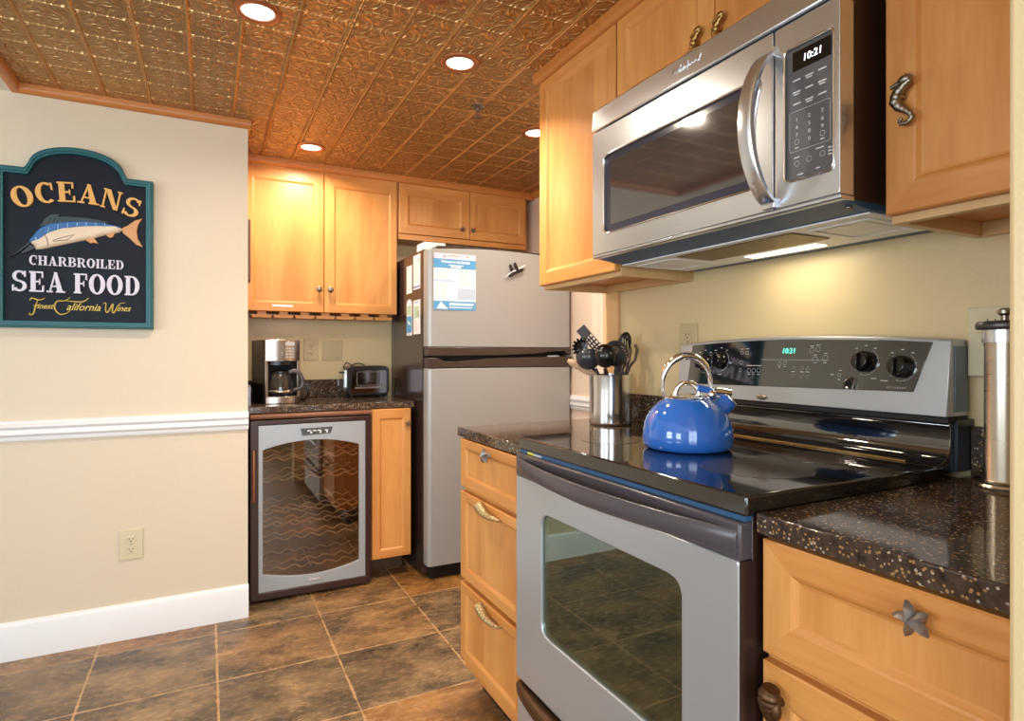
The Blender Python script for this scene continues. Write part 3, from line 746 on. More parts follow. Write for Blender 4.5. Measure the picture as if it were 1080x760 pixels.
for i, (ky, kz) in enumerate(((0.828,1.145),(0.748,1.135),(1.251,1.143),(1.312,1.137))):
    M = conM(ky, kz); kb = MB(M)
    kb.lathe([(0.024,0),(0.024,0.006),(0.0205,0.010),(0.0195,0.022),(0.017,0.026),(0.0001,0.026)], seg=28)
    kb.loft([[( -0.0045,-0.0185,0.02),(0.0045,-0.0185,0.02),(0.0045,0.0185,0.02),(-0.0045,0.0185,0.02)],
             [( -0.0025,-0.0170,0.036),(0.0025,-0.0170,0.036),(0.0025,0.0170,0.036),(-0.0025,0.0170,0.036)]])
    k_ = kb.build('control_knob', BLACKG, con, 0.001, 40)
    rm = MB(M)
    for q in range(9):
        a = math.radians(-230+q*31); 
        rm.tube([(0.0275*math.cos(a),0.0275*math.sin(a),0.0003),(0.0305*math.cos(a),0.0305*math.sin(a),0.0003)], 0.0006, 4)
    arc = [(0.0305*math.cos(math.radians(a)), 0.0305*math.sin(math.radians(a)), 0.0003) for a in range(-110, 66, 8)]
    rm.tube(arc, 0.0004, 4)
    for a in (125, 55, 90): rm.box(0.037*math.cos(math.radians(a))-0.003, 0.037*math.sin(math.radians(a))-0.001, 0, 0.037*math.cos(math.radians(a))+0.003, 0.037*math.sin(math.radians(a))+0.001, 0.0004)
    rm.build('knob_marks', PGREY, con, 0, 0)
MB(conM(1.028, 1.170)).text('10:21', 0.0185, Matrix.Identity(4), 0.0002, 0.12, 0.0, 'CENTER').build('clock_digits', LEDG, con, 0, 0)
def oring(y, z, r, t=0.0007): 
    M = conM(y, z); a = [M @ Vector((r*math.cos(2*PI*i/16), r*math.sin(2*PI*i/16), 0)) for i in range(16)]
    b_ = MB(); b_.tube(a, t*0.6, 4, True); b_.build('button_outline', PGREY, con, 0, 0)
def dash(y, z, w_, h_=0.0018): MB_o = MB(conM(y, z)); MB_o.box(-w_/2,-h_/2,-0.0003,w_/2,h_/2,0.0003); MB_o.build('caption', PGREY, con, 0, 0)
for y, z, r in ((1.176,1.166,0.005),(1.158,1.166,0.005),(1.052,1.137,0.005),(1.036,1.139,0.005),(1.176,1.139,0.0048),(1.178,1.118,0.0048),(1.148,1.117,0.006),(1.132,1.118,0.006),(1.116,1.119,0.006),(0.952,1.148,0.0075),(0.925,1.152,0.0075),(0.962,1.172,0.006),(0.946,1.174,0.006),(0.887,1.113,0.004)): oring(y, z, r)
for y, z, w_ in ((1.176,1.176,0.008),(1.158,1.177,0.010),(1.132,1.131,0.05),(1.052,1.128,0.006),(1.036,1.130,0.006),(1.148,1.107,0.006),(1.132,1.108,0.006),(1.116,1.108,0.008),(0.952,1.160,0.010),(0.925,1.164,0.008),(0.925,1.141,0.008),(0.962,1.182,0.01),(0.946,1.184,0.01),(0.905,1.114,0.010),(0.885,1.124,0.006),(0.887,1.103,0.006),(0.783,1.104,0.016),(0.806,1.108,0.012),(1.250,1.104,0.012),(1.010,1.118,0.010),(0.985,1.118,0.010),(0.970,1.118,0.010)): dash(y, z, w_)
for y in (1.010,0.985,0.970):
    for z, s_ in ((1.128,1),(1.107,-1)):
        M = conM(y, z); tri = [M @ Vector(p) for p in ((-0.005,-0.004*s_,0),(0.005,-0.004*s_,0),(0,0.005*s_,0))]; b_ = MB(); b_.tube(tri, 0.0004, 4, True); b_.build('arrow_key', PGREY, con, 0, 0)
for y in (1.10,1.02,0.965): pass
dash(0.935+0.08, 1.1475, 0.19, 0.0008)

MB(conM(0.757, 1.0900)).text('ACCUBAKE', 0.0058, Matrix.Identity(4), 0.0001, 0, 0, 'CENTER', spacing=1.5).build('small_lettering', PGREY, con, 0, 0)
ov = MB(conM(1.100, 1.0485, 0.0005)); ov.lathe([(0.0001,0),(0.017,0),(0.0175,0.001),(0.015,0.002),(0.0001,0.0022)], seg=32)
ov.v = [ov.xf @ (Matrix.Diagonal((1,0.40,1,1)) @ (ov.xf.inverted() @ p)) for p in ov.v]
ov.build('oval_badge', NICKEL, con, 0, 50)

# ------------------------------------------------------------------ microwave
MX = 0.996; MY0, MY1, MZ0, MZ1 = 0.670, 1.431, 1.447, 1.868
mw = thing('microwave', 'stainless over-the-range microwave with curved handle and white clock digits', 'microwave', (1.2, 1.05, 1.43))
m = MB(); m.box(1.036, MY0+0.004, 1.442, RW-0.002, MY1-0.004, 1.862); m.build('case', mat('case_brown', C(62, 42, 34), 0.35), mw, 0.002)
m = MB(); m.prism([(MX,1.803),(MX-0.003,1.806),(MX+0.001,MZ1-0.004),(MX+0.006,MZ1),(1.036,MZ1),(1.036,1.803)], MY0, MY1, 'y')
vg = m.build('vent_fascia', STEEL, mw, 0.003)
# text frame on x-facing surfaces
def XT(x, y, z): return Matrix(((0,0,-1,x),(-1,0,0,y),(0,1,0,z),(0,0,0,1)))
m = MB(); m.text('Whirlpool', 0.024, XT(MX-0.0015, 1.052, 1.836), 0.0006, 0.30, 0.0002, sx=0.9); m.build('brand_lettering', CHROME, vg, 0, 0)
DY0 = 0.811
dm = MB(); gc = (1.10, 1.61)
def in_win(y, z):
    # rounded on the far side, gently hollowed on the handle side
    near = 0.836+0.020*(1-((z-1.61)/0.11)**2)
    return in_rr(1.20, 1.611, 0.174+0.2, 0.110, 0.02)(y, z) and y > near and y < 1.374 and (in_rr(1.105, 1.611, 0.269, 0.110, 0.02)(y, z))
inn_loop = plate_hole(dm, (DY0, MZ0, MY1, 1.799), in_win, gc, MX, 1.036, 'x', 140, [(0.836,1.5015),(0.836,1.720)])
md = dm.build('door', STEEL, mw, 0.003, 40, 3)
# bright rolled lip round the window
lip = MB(); lip.tube([(MX-0.0005, y, z) for y, z in inn_loop], 0.0028, 6, True); lip.build('window_lip', CHROME, md, 0, 60)
MB().prism(inn_loop, MX+0.004, MX+0.010, 'x').build('window_frame', mat('window_border', C(62, 62, 74), 0.12), md, 0, 0)
wv = [(0.880,1.522),(1.345,1.522),(1.345,1.700),(0.862,1.700)]
MB().prism(wv, MX+0.0025, MX+0.0041, 'x').build('window_glass', GLASS_MW, md, 0, 0)
# bowed door handle
hb = MB(); loops = []
for i in range(33):
    s_ = -1+2*i/32; z = 1.607+s_*0.148; bow = 0.066*(1-s_*s_)**0.75
    xc = MX-0.006-bow; hw = 0.0165; yy = 0.815
    loops.append([(xc-0.008, yy-hw+0.004, z), (xc-0.008, yy+hw-0.004, z), (xc-0.004, yy+hw, z), (xc+0.006, yy+hw, z), (xc+0.006, yy-hw, z), (xc-0.004, yy-hw, z)])
hb.loft(loops)
for zz in (1.459, 1.755): hb.box(MX-0.010, 0.800, zz-0.010, MX+0.002, 0.830, zz+0.010)
hb.build('door_handle', STEEL, md, 0.0015, 50)
# control side
cm = MB(); pc = (0.733, 1.620); fn = in_rr(pc[0], pc[1], 0.051, 0.1275, 0.010)
cin = plate_hole(cm, (MY0, MZ0, DY0-0.004, 1.799), fn, pc, MX, 1.036, 'x', 120)
cpn = cm.build('control_fascia', STEEL, mw, 0.003, 40, 3)
lip = MB(); lip.tube([(MX-0.0002, y, z) for y, z in cin], 0.0026, 6, True); lip.build('panel_lip', CHROME, cpn, 0, 60)
MB().prism(cin, MX+0.004, MX+0.010, 'x').build('keypad', mat('keypad_grey', C(104, 104, 106), 0.35, 0.3), cpn, 0, 0)
MB().box(MX+0.0025, 0.690, 1.702, MX+0.0041, 0.768, 1.738).build('display', mat('display_black', C(14,14,16), 0.1), cpn)
MB().text('10:21', 0.0185, XT(MX+0.0022, 0.7265, 1.7195), 0.0002, 0.1, 0.0002).build('clock_digits', LEDW, cpn, 0, 0)
kp = MB()
for r in range(3):
    for c_ in range(3): 
        y = 0.760-c_*0.0265; z = 1.684-r*0.0225
        kp.box(MX+0.0030, y-0.008, z-0.0013, MX+0.0041, y+0.008, z+0.0013)
        if (r+c_) % 2: kp.box(MX+0.0030, y-0.006, z-0.0055, MX+0.0041, y+0.006, z-0.0035)
nums = ['123','456','789',' 0 ']
for r in range(4):
    for c_ in range(3):
        if nums[r][c_] != ' ': kp.text(nums[r][c_], 0.0105, XT(MX+0.0036, 0.760-c_*0.0265, 1.608-r*0.0145), 0.0002)
for y, z in ((0.760,1.566),(0.707,1.566),(0.760,1.525),(0.734,1.527),(0.707,1.529)):
    kp.tube([(MX+0.0038, y+0.005*math.cos(2*PI*i/14), z+0.005*math.sin(2*PI*i/14)) for i in range(14)], 0.0004, 4, True)
for y, z, w_ in ((0.760,1.5365,0.012),(0.712,1.541,0.016),(0.692,1.536,0.006),(0.692,1.530,0.007),(0.692,1.524,0.006),(0.752,1.503,0.012),(0.716,1.505,0.008),(0.760,1.555,0.008),(0.707,1.556,0.008)):
    kp.box(MX+0.0030, y-w_/2, z-0.0011, MX+0.0041, y+w_/2, z+0.0011)
kp.tube([(MX+0.0038, y, z) for y, z in rrect(0.7335,1.587,0.042,0.038,0.004,3)], 0.00035, 4, True)
kp.build('key_print', mat('key_print', C(222,222,224), 0.5), cpn, 0, 0)
# lower lip and underside
m = MB(); m.prism([(MX+0.001,1.440),(MX+0.001,1.446),(1.036,1.446),(1.036,1.438),(MX+0.006,1.438)], MY0, MY1, 'y'); m.build('bottom_lip', STEEL, mw, 0.001)
un = MB(); un.prism([(1.006,1.439),(1.086,1.4285),(1.395,1.4255),(1.395,1.442),(1.006,1.442)], MY0+0.004, MY1-0.004, 'y'); un.build('base_tray', NAVY, mw, 0.0015)
un = MB(); un.box(1.096, MY0+0.010, 1.4235, 1.352, MY1-0.010, 1.4275); ub = un.build('base_panel', UNDER, mw, 0.001)
MESHM = None
def make_mesh_filter():
    m_, nt, p = new_mat('grease_filter_mesh'); g = G(nt)
    w1 = g.n('ShaderNodeTexChecker'); w1.inputs['Scale'].default_value = 420; g.l(g.coord(), w1.inputs['Vector'])
    c = g.mix(w1.outputs['Fac'], C(150, 128, 92), C(86, 70, 48)); g.l(c, p.inputs['Base Color']); setp(p, rough=0.45, metal=0.5)
    g.bump(w1.outputs['Fac'], 0.3, 0.001, p); return m_
MB().box(1.118, 0.862, 1.4205, 1.246, 1.215, 1.4236).build('grease_filter', make_mesh_filter(), mw, 0.001)
for y0, y1 in ((0.700, 0.842), (1.245, 1.405)):
    m = MB(); m.ring(rrect(1.215, (y0+y1)/2, 0.085, (y1-y0)/2, 0.015), rrect(1.215, (y0+y1)/2, 0.072, (y1-y0)/2-0.013, 0.012), 1.4212, 1.4236, 'z')
    m.prism(rrect(1.215, (y0+y1)/2, 0.064, (y1-y0)/2-0.022, 0.010), 1.4222, 1.4236, 'z'); m.build('access_cover', UNDER, mw, 0.001)
MB().box(1.283, 0.925, 1.4215, 1.326, 1.135, 1.4236).build('lamp_cover', MWLENS, mw, 0.001)
for y in (MY0+0.02, MY1-0.02):
    m = MB(); M = Matrix.Rotation(PI, 4, 'X'); m.lathe([(0.006,0),(0.006,0.002),(0.003,0.004)], (1.05, y, 1.432), 12, M); m.build('screw', NICKEL, mw)
area_light('hood_lamp', (1.305, 1.03, 1.419), (0, 0, 0), 0.035, 0.20, MW_LAMP_W, (1.0, 0.86, 0.62), 180, None)

# ------------------------------------------------------------------ refrigerator
FX0, FX1, FY = 0.994, 1.856, 2.876  # front position, width and door heights scaled about the camera
fr = thing('refrigerator', 'grey top-freezer refrigerator with dark sides and a flyer on its upper door', 'refrigerator', (1.37, 3.2, 0))
DARKSIDE = mat('refrigerator_dark_side', C(58, 44, 40), 0.16)
m = MB(); m.box(FX0, FY+0.078, 0.02, FX1, 3.545, 1.706); m.build('body', DARKSIDE, fr, 0.006)
m = MB(); m.box(FX0+0.03, FY+0.05, 0.0, FX1-0.01, FY+0.2, 0.082)
for i in range(5): m.box(FX0+0.04, FY+0.046, 0.006+0.012*i, FX1-0.03, FY+0.05, 0.012+0.012*i)
m.build('base_grille', BLACK, fr, 0.003)
def fdoor(name, z0, z1, arch, mt, inset=0.0):
    mb_ = MB(); R = 0.022; n = 26
    # plan outline: rounded front vertical edges, slightly convex front
    plan = []
    for i in range(7):
        a = PI-PI/2*i/6*1.0; plan.append((FX0+inset+R+R*math.cos(a), FY+R-R*math.sin(a)+inset))
    for i in range(1, n):
        x = FX0+R+(FX1-FX0-2*R)*i/n; plan.append((x, FY+inset-0.004*math.sin(PI*i/n)))
    for i in range(7):
        a = PI/2-PI/2*i/6; plan.append((FX1-inset-R+R*math.cos(a), FY+R-R*math.sin(a)+inset))
    plan += [(FX1-inset, FY+0.068), (FX0+inset, FY+0.068)]
    def top(x): s_ = (x-(FX0+FX1)/2)/((FX1-FX0)/2); return z1+(arch*(1-s_*s_) if arch else 0)
    mb_.loft([[(x, y, z0) for x, y in plan], [(x, y, top(x)) for x, y in plan]])
    return mb_.build(name, mt, fr, 0.004, 40)
fz = fdoor('freezer_door', 1.198, 1.696, 0.023, FRIDGE)
fd = fdoor('fridge_door', 0.078, 1.088, 0, FRIDGE)
TRIMB = mat('dark_brown_trim', C(64, 50, 44), 0.3)
# dark grip bands with a tapering finger gap between them
m = MB(); pts = [(FX0+0.002,1.197),(FX0+0.002,1.151),(FX0+0.40,1.154),(FX0+0.62,1.163),(FX0+0.74,1.176),(FX1-0.05,1.180),(FX1-0.03,1.163),(FX1-0.002,1.158),(FX1-0.002,1.197)]
m.prism(pts, FY-0.004, FY+0.068, 'y'); m.build('freezer_grip', TRIMB, fz, 0.004)
m = MB(); pts = [(FX0+0.002,1.090),(FX0+0.002,1.143),(FX0+0.05,1.143),(FX0+0.085,1.126),(FX0+0.115,1.122),(FX0+0.30,1.133),(FX0+0.36,1.140),(FX1-0.06,1.148),(FX1-0.002,1.148),(FX1-0.002,1.090)]
m.prism(pts, FY-0.004, FY+0.068, 'y'); m.build('fridge_grip', TRIMB, fd, 0.004)
MB().box(1.705, FY+0.0, 1.146, 1.775, FY+0.02, 1.154).build('grip_insert', mat('pale_insert', C(170,190,205), 0.3), fd, 0.002)
m = MB(); m.prism([(FX0+0.05,1.690),(FX0+0.06,1.722),(1.2,1.731),(1.5,1.733),(FX1-0.05,1.722),(FX1-0.04,1.690)], FY+0.03, FY+0.11, 'y'); m.build('hinge_cover', TRIMB, fr, 0.004)
MB().box(FX0+0.0, FY+0.068, 0.06, FX1, FY+0.078, 1.69).build('door_gasket', BLACKM, fr)

# papers, clip and box on the refrigerator
def flat_y(x0, z0, x1, z1, y, name, parts, label, cat, group=None):
    t = thing(name, label, cat, ((x0+x1)/2, y, z0), group)
    MB().box(x0, y-0.0012, z0, x1, y, z1).build('sheet', PAPER, t)
    return t
yf = FY-0.0042
OFFS = Vector((0.033, 0, 0.011))
t = flat_y(0.992, 1.378, 1.224, 1.668, yf+0.0005, 'flyer', None, 'blue and white printed welcome flyer on the upper refrigerator door', 'flyer')
def yrect(parent, x0, z0, x1, z1, y, mt, nm, d=0.0004): return MB().box(x0, y-d, z0, x1, y, z1).build(nm, mt, parent)
y1_ = yf+0.0005-0.0012
W_ = 0.232
yrect(t, 0.992, 1.592, 1.224, 1.640, y1_, PBLUE, 'title_band'); yrect(t, 0.992, 1.378, 1.224, 1.424, y1_, PBLUE, 'footer_band')
yrect(t, 1.120, 1.432, 1.222, 1.492, y1_, PPALE, 'panel'); yrect(t, 0.994, 1.522, 1.112, 1.533, y1_, PPALE, 'panel'); yrect(t, 0.992, 1.640, 1.224, 1.667, y1_, mat('print_lilac', C(214,210,228), 0.5), 'logo_band')
tx = MB(); FYt = lambda x, z: Matrix(((1,0,0,x),(0,0,-1,y1_-0.0006),(0,1,0,z),(0,0,0,1)))
tx.text('Welcome to the Seaside!', 0.0185, FYt(1.112, 1.626), 0.0001, 0, 0.0005, sx=0.85); tx.build('title_lettering', PAPER, t, 0, 0)
for q in ((1.072,1.607,1.155,1.611),(1.085,1.597,1.142,1.604)): MB().box(q[0], y1_-0.0008, q[1], q[2], y1_-0.0004, q[3]).build('subtitle', PAPER, t)
for z, x0, x1 in ((1.412,1.076,1.214),(1.405,1.076,1.21),(1.392,1.076,1.205),(1.386,1.008,1.068)): MB().box(x0, y1_-0.0008, z-0.0022, x1, y1_-0.0004, z+0.0022).build('footer_print', PAPER, t)
m = MB(); m.prism([(1.012,1.390),(1.028,1.418),(1.034,1.416),(1.062,1.390)], y1_-0.0008, y1_-0.0004, 'y'); m.build('logo_mark', PAPER, t, 0, 0)
bl = MB(); rnd = random.Random(4)
for cx0, cx1, z0, z1 in ((1.002,1.105,1.540,1.582),(1.125,1.215,1.500,1.582),(1.002,1.080,1.435,1.512)):
    z = z1
    while z > z0: bl.box(cx0, y1_-0.0004, z-0.0012, cx0+(cx1-cx0)*rnd.uniform(0.6,1.0), y1_, z+0.0010); z -= 0.0065
z = 1.486
while z > 1.438: bl.box(1.126, y1_-0.0008, z-0.001, 1.126+0.088*rnd.uniform(0.7,1), y1_-0.0004, z+0.001); z -= 0.007
bl.build('body_print', PGREY, t, 0, 0)
m = MB(); m.prism([(1.040,1.650),(1.052,1.655),(1.060,1.664),(1.056,1.655),(1.052,1.648)], y1_-0.0008, y1_-0.0004, 'y'); m.build('small_mark', PDARK, t, 0, 0)
yrect(t, 1.160, 1.645, 1.188, 1.668, y1_-0.0004, PAPER, 'small_photo'); m = MB(); m.sphere((1.178,y1_-0.001,1.657),(0.006,0.0006,0.006)); m.build('small_mark', PORANGE, t)
yrect(t, 1.070, 1.655, 1.140, 1.659, y1_-0.0004, PORANGE, 'body_print')
OFFS = Vector((0, 0.140, 0.018))
def side_paper(y0, z0, y1, z1, name, label, cut=False):
    t = thing(name, label, 'paper', (FX0, (y0+y1)/2, z0), 'papers on the refrigerator side')
    m = MB()
    if cut:
        pts = [(y0,z0),(y1,z0),(y1,z1-0.03)]+[((y0+y1)/2+(y1-y0)/2*math.cos(a*PI/8), z1-0.03+0.03*math.sin(a*PI/8)) for a in range(1,8)]+[(y0,z1-0.03)]
    else: pts = rect_pts(y0, z0, y1, z1)
    m.prism(pts, FX0-0.0012, FX0, 'x'); m.build('sheet', PAPER, t); return t
def xrect(parent, y0, z0, y1, z1, mt, nm='print'): return MB().box(FX0-0.0018, y0, z0, FX0-0.0012, y1, z1).build(nm, mt, parent)
def lines(parent, y0, z0, y1, z1, step, mt=PGREY):
    m = MB(); z = z1
    while z > z0: m.box(FX0-0.0018, y1-(y1-y0)*rnd.uniform(0.6,1.0), z-0.0015, FX0-0.0012, y1, z+0.0015); z -= step
    m.build('print', mt, parent)
t = side_paper(2.995, 1.478, 3.090, 1.630, 'notice', 'narrow white list on the dark refrigerator side, upper of the two further from the door'); lines(t, 3.003, 1.490, 3.082, 1.622, 0.012, PDARK if False else PGREY)
t = side_paper(2.852, 1.490, 2.968, 1.672, 'notice', 'white typed sheet with violet footer high on the refrigerator side beside the freezer door'); lines(t, 2.862, 1.53, 2.958, 1.655, 0.010); xrect(t, 2.856, 1.498, 2.964, 1.507, mat('print_violet', C(120,112,180), 0.5)); xrect(t, 2.866, 1.635, 2.886, 1.648, PORANGE)
t = side_paper(2.995, 1.246, 3.090, 1.446, 'brochure', 'blue brochure with rounded green top on the refrigerator side', True); xrect(t, 2.999, 1.262, 3.086, 1.352, PBLUE); xrect(t, 3.005, 1.36, 3.08, 1.41, PGREEN); m = MB(); m.prism([(3.01,1.30),(3.04,1.325),(3.05,1.32),(3.07,1.335),(3.06,1.31)], FX0-0.0024, FX0-0.0018, 'x'); m.build('print', PAPER, t, 0, 0); lines(t, 3.01, 1.25, 3.08, 1.26, 0.006)
t = side_paper(2.852, 1.250, 2.968, 1.432, 'brochure', 'white map brochure with small blue heading on the refrigerator side, below the typed sheet'); xrect(t, 2.866, 1.415, 2.954, 1.426, PPALE); xrect(t, 2.870, 1.335, 2.950, 1.400, PGREEN); xrect(t, 2.872, 1.345, 2.886, 1.372, PORANGE); lines(t, 2.862, 1.265, 2.958, 1.32, 0.010)
OFFS = Vector((0.043, 0, 0.013))
t = thing('magnet_clip', 'black bulldog clip magnet holding a pen on the upper refrigerator door', 'clip', (1.445, FY-0.006, 1.585))
A = math.radians(24); F = Matrix.Translation((1.447, FY-0.005, 1.594)) @ Matrix.Rotation(-A, 4, 'Y')
m = MB(F); m.prism([(-0.045,-0.012),(0.048,-0.012),(0.048,0.0),(0.03,0.007),(-0.03,0.007),(-0.045,0.0)], -0.018, 0.002, 'y'); m.build('jaw', BLACK, t, 0.003)
for sx in (-0.014, 0.012):
    m = MB(F); m.prism([(sx-0.009,0.004),(sx+0.009,0.004),(sx+0.008,0.045),(sx+0.004,0.050),(sx-0.004,0.050),(sx-0.008,0.045)], -0.016 if sx > 0 else -0.006, -0.010 if sx > 0 else 0.0, 'y'); m.build('grip_tab', BLACK, t, 0.002)
t2 = MB(F); t2.tube([(-0.072,-0.010,-0.004),(-0.03,-0.010,0.006),(0.068,-0.010,0.012)], [0.0015,0.004,0.005], 8); tag(t2.build('pen', PAPER, None), 'white pen held in the black clip on the refrigerator door', 'pen')
OFFS = Vector((0, 0, 0))
b = MB(); b.box(1.025, 3.02, 1.7062, 1.145, 3.145, 1.759); tag(b.build('box', PAPER, None, 0.002), 'white carton lying on top of the refrigerator', 'box')

# ------------------------------------------------------------------ wine cooler
WX0, WX1, WY = 0.176, 0.736, 2.994
wc_ = thing('wine_cooler', 'built-in wine cooler with arched glass door and wavy wire shelves', 'wine cooler', (0.455, 3.25, 0))
m = MB()
for bx in ((WX0+0.004,WY+0.06,0.03,WX0+0.03,3.53,0.858),(WX1-0.03,WY+0.06,0.03,WX1-0.004,3.53,0.858),(WX0+0.03,WY+0.06,0.03,WX1-0.03,3.53,0.07),(WX0+0.03,WY+0.06,0.81,WX1-0.03,3.53,0.858),(WX0+0.03,3.49,0.07,WX1-0.03,3.53,0.81)): m.box(*bx)
m.build('cabinet', mat('cooler_interior', C(92, 74, 58), 0.45), wc_)
m = MB()
for x in (WX0+0.05, WX1-0.05): m.lathe([(0.018,0.0),(0.018,0.03)], (x, WY+0.10, 0), 12); m.lathe([(0.018,0.0),(0.018,0.03)], (x, 3.48, 0), 12)
m.build('feet', BLACK, wc_)
m = MB(); m.box(WX0+0.01, WY+0.05, 0.005, WX1-0.01, WY+0.07, 0.045); m.build('kick_plate', BLACK, wc_)
CBROWN = mat('cooler_brown_frame', C(58, 36, 32), 0.25)
m = MB(); m.prism([(WY+0.006,0.856),(WY-0.006,0.860),(WY-0.008,0.872),(WY+0.004,0.879),(WY+0.06,0.879),(WY+0.06,0.856)], WX0, WX1+0.002, 'x'); m.build('top_trim', mat('cooler_top_trim', C(118, 78, 58), 0.3), wc_, 0.002)
m = MB(); sx0, sx1, sz0, sz1 = 0.211, 0.708, 0.048, 0.828
plate = fan_angles(rect_pts(WX0, 0.012, WX1, 0.853)+rect_pts(sx0, sz0, sx1, sz1), (0.455,0.43), 24)
o_ = ray_loop(lambda x, y: WX0 <= x <= WX1 and 0.012 <= y <= 0.853, (0.455,0.43), plate); i_ = ray_loop(lambda x, y: sx0 <= x <= sx1 and sz0 <= y <= sz1, (0.455,0.43), plate)
m.ring(o_, i_, WY, WY+0.05, 'y'); wd = m.build('door', CBROWN, wc_, 0.005)
m = MB(); gx0, gx1 = 0.230, 0.676
def in_arch(x, z):
    if not (gx0 <= x <= gx1): return False
    s_ = (x-0.453)/(gx1-gx0)*2
    return 0.100+0.034*s_*s_ <= z <= 0.748-0.036*s_*s_
ext = [(gx0,0.134),(gx1,0.134),(gx0,0.712),(gx1,0.712)]
an = fan_angles(rect_pts(sx0,sz0,sx1,sz1)+ext, (0.453,0.43), 90)
o_ = ray_loop(lambda x, y: sx0 <= x <= sx1 and sz0 <= y <= sz1, (0.453,0.43), an); i_ = ray_loop(in_arch, (0.453,0.43), an)
m.ring(o_, i_, WY+0.003, WY+0.03, 'y'); m.build('steel_panel', COOLSTEEL, wd, 0.002)
MB().prism(i_, WY+0.008, WY+0.012, 'y').build('door_glass', GLASS_COOL, wd, 0, 0)
m = MB(); m.prism([(0.397,0.805),(0.405,0.771),(0.537,0.775),(0.548,0.807)], WY-0.0005, WY+0.004, 'y'); pp = m.build('control_strip', mat('strip_grey', C(74, 76, 76), 0.35), wd, 0.0005)
for x in (0.436,0.462,0.484,0.518): m = MB(); m.box(x-0.008, WY-0.001, 0.790, x+0.008, WY-0.0004, 0.795); m.build('caption', PAPER, pp, 0, 0)
for x in (0.446,0.489,0.520): m = MB(); m.lathe([(0.0001,0),(0.005,0),(0.005,0.001),(0.0001,0.001)], (x, WY-0.0002, 0.784), 12, Matrix.Rotation(PI/2, 4, 'X')); m.build('button', PAPER, pp, 0, 0)
m = MB(); m.box(0.432, WY-0.001, 0.069, 0.486, WY+0.004, 0.083, 0); m.box(0.435, WY-0.0016, 0.072, 0.483, WY-0.0009, 0.080, 1); m.build('badge', [CHROME, PGREY], wd, 0.0005)
m = MB(); m.tube([(0.191, WY-0.006, 0.475), (0.191, WY-0.012, 0.50), (0.191, WY-0.012, 0.69), (0.191, WY-0.006, 0.715)], 0.0055, 10); m.build('door_handle', COPPER, wd, 0, 50)
WIRE = mat('shelf_wire', C(244, 230, 206), 0.3, 0.2)
for z in (0.655, 0.556, 0.400, 0.345, 0.268, 0.125):
    m = MB()
    for yy in (3.075, 3.17, 3.33):
        m.tube([(0.212+0.49*i/56, yy, z+0.008*math.cos(i/56*2*PI*6)) for i in range(57)], 0.0036, 6)
    for xx in (0.214, 0.457, 0.700): m.tube([(xx, 3.07, z-0.012), (xx, 3.47, z-0.012)], 0.0026, 6)
    m.build('wire_shelf', WIRE, wc_, 0, 60)
# ------------------------------------------------------------------ painted restaurant sign
SX0, SX1, SXC = -0.706, -0.198, -0.452  # lettering and fish coordinates taken from image pixels projected onto the sign plane
sg = thing('wall_sign', 'teal-framed dark navy seafood restaurant sign with carved swordfish on the beige wall', 'sign', (SXC, WL, 1.262))
def sign_outline(ins):
    sh = 1.870-ins; r = 0.205; pts = [(SX0+ins, 1.263+ins), (SX1-ins, 1.263+ins), (SX1-ins, sh)]
    hx = 0.165-ins*0.35; rise = 0.098
    pts.append((SXC+hx, sh))
    for i in range(1, 24):
        a = PI*i/24; pts.append((SXC+(hx-0.012)*math.cos(a), sh+0.012+(rise-0.012)*math.sin(a)**0.9))
    pts += [(SXC-hx, sh), (SX0+ins, sh)]
    return pts
TEAL = mat('teal_paint', C(16, 92, 100), 0.38); NAVYP = make_paint('navy_paint', C(17, 23, 36), 0.5, 0.1, 60); NAVYP.node_tree.nodes['Principled BSDF'].inputs['Specular IOR Level'].default_value = 0.2
MB().prism(sign_outline(0.004), WL-0.020, WL-0.0005, 'y').build('board', NAVYP, sg, 0.001)
fm = MB()
for (a, b, ya, yb) in ((0.0, 0.026, 0.038, 0.0005), (0.006, 0.018, 0.043, 0.036)):
    fm.ring(sign_outline(a), sign_outline(b), WL-ya, WL-yb, 'y')
fm.build('frame', TEAL, sg, 0.003)
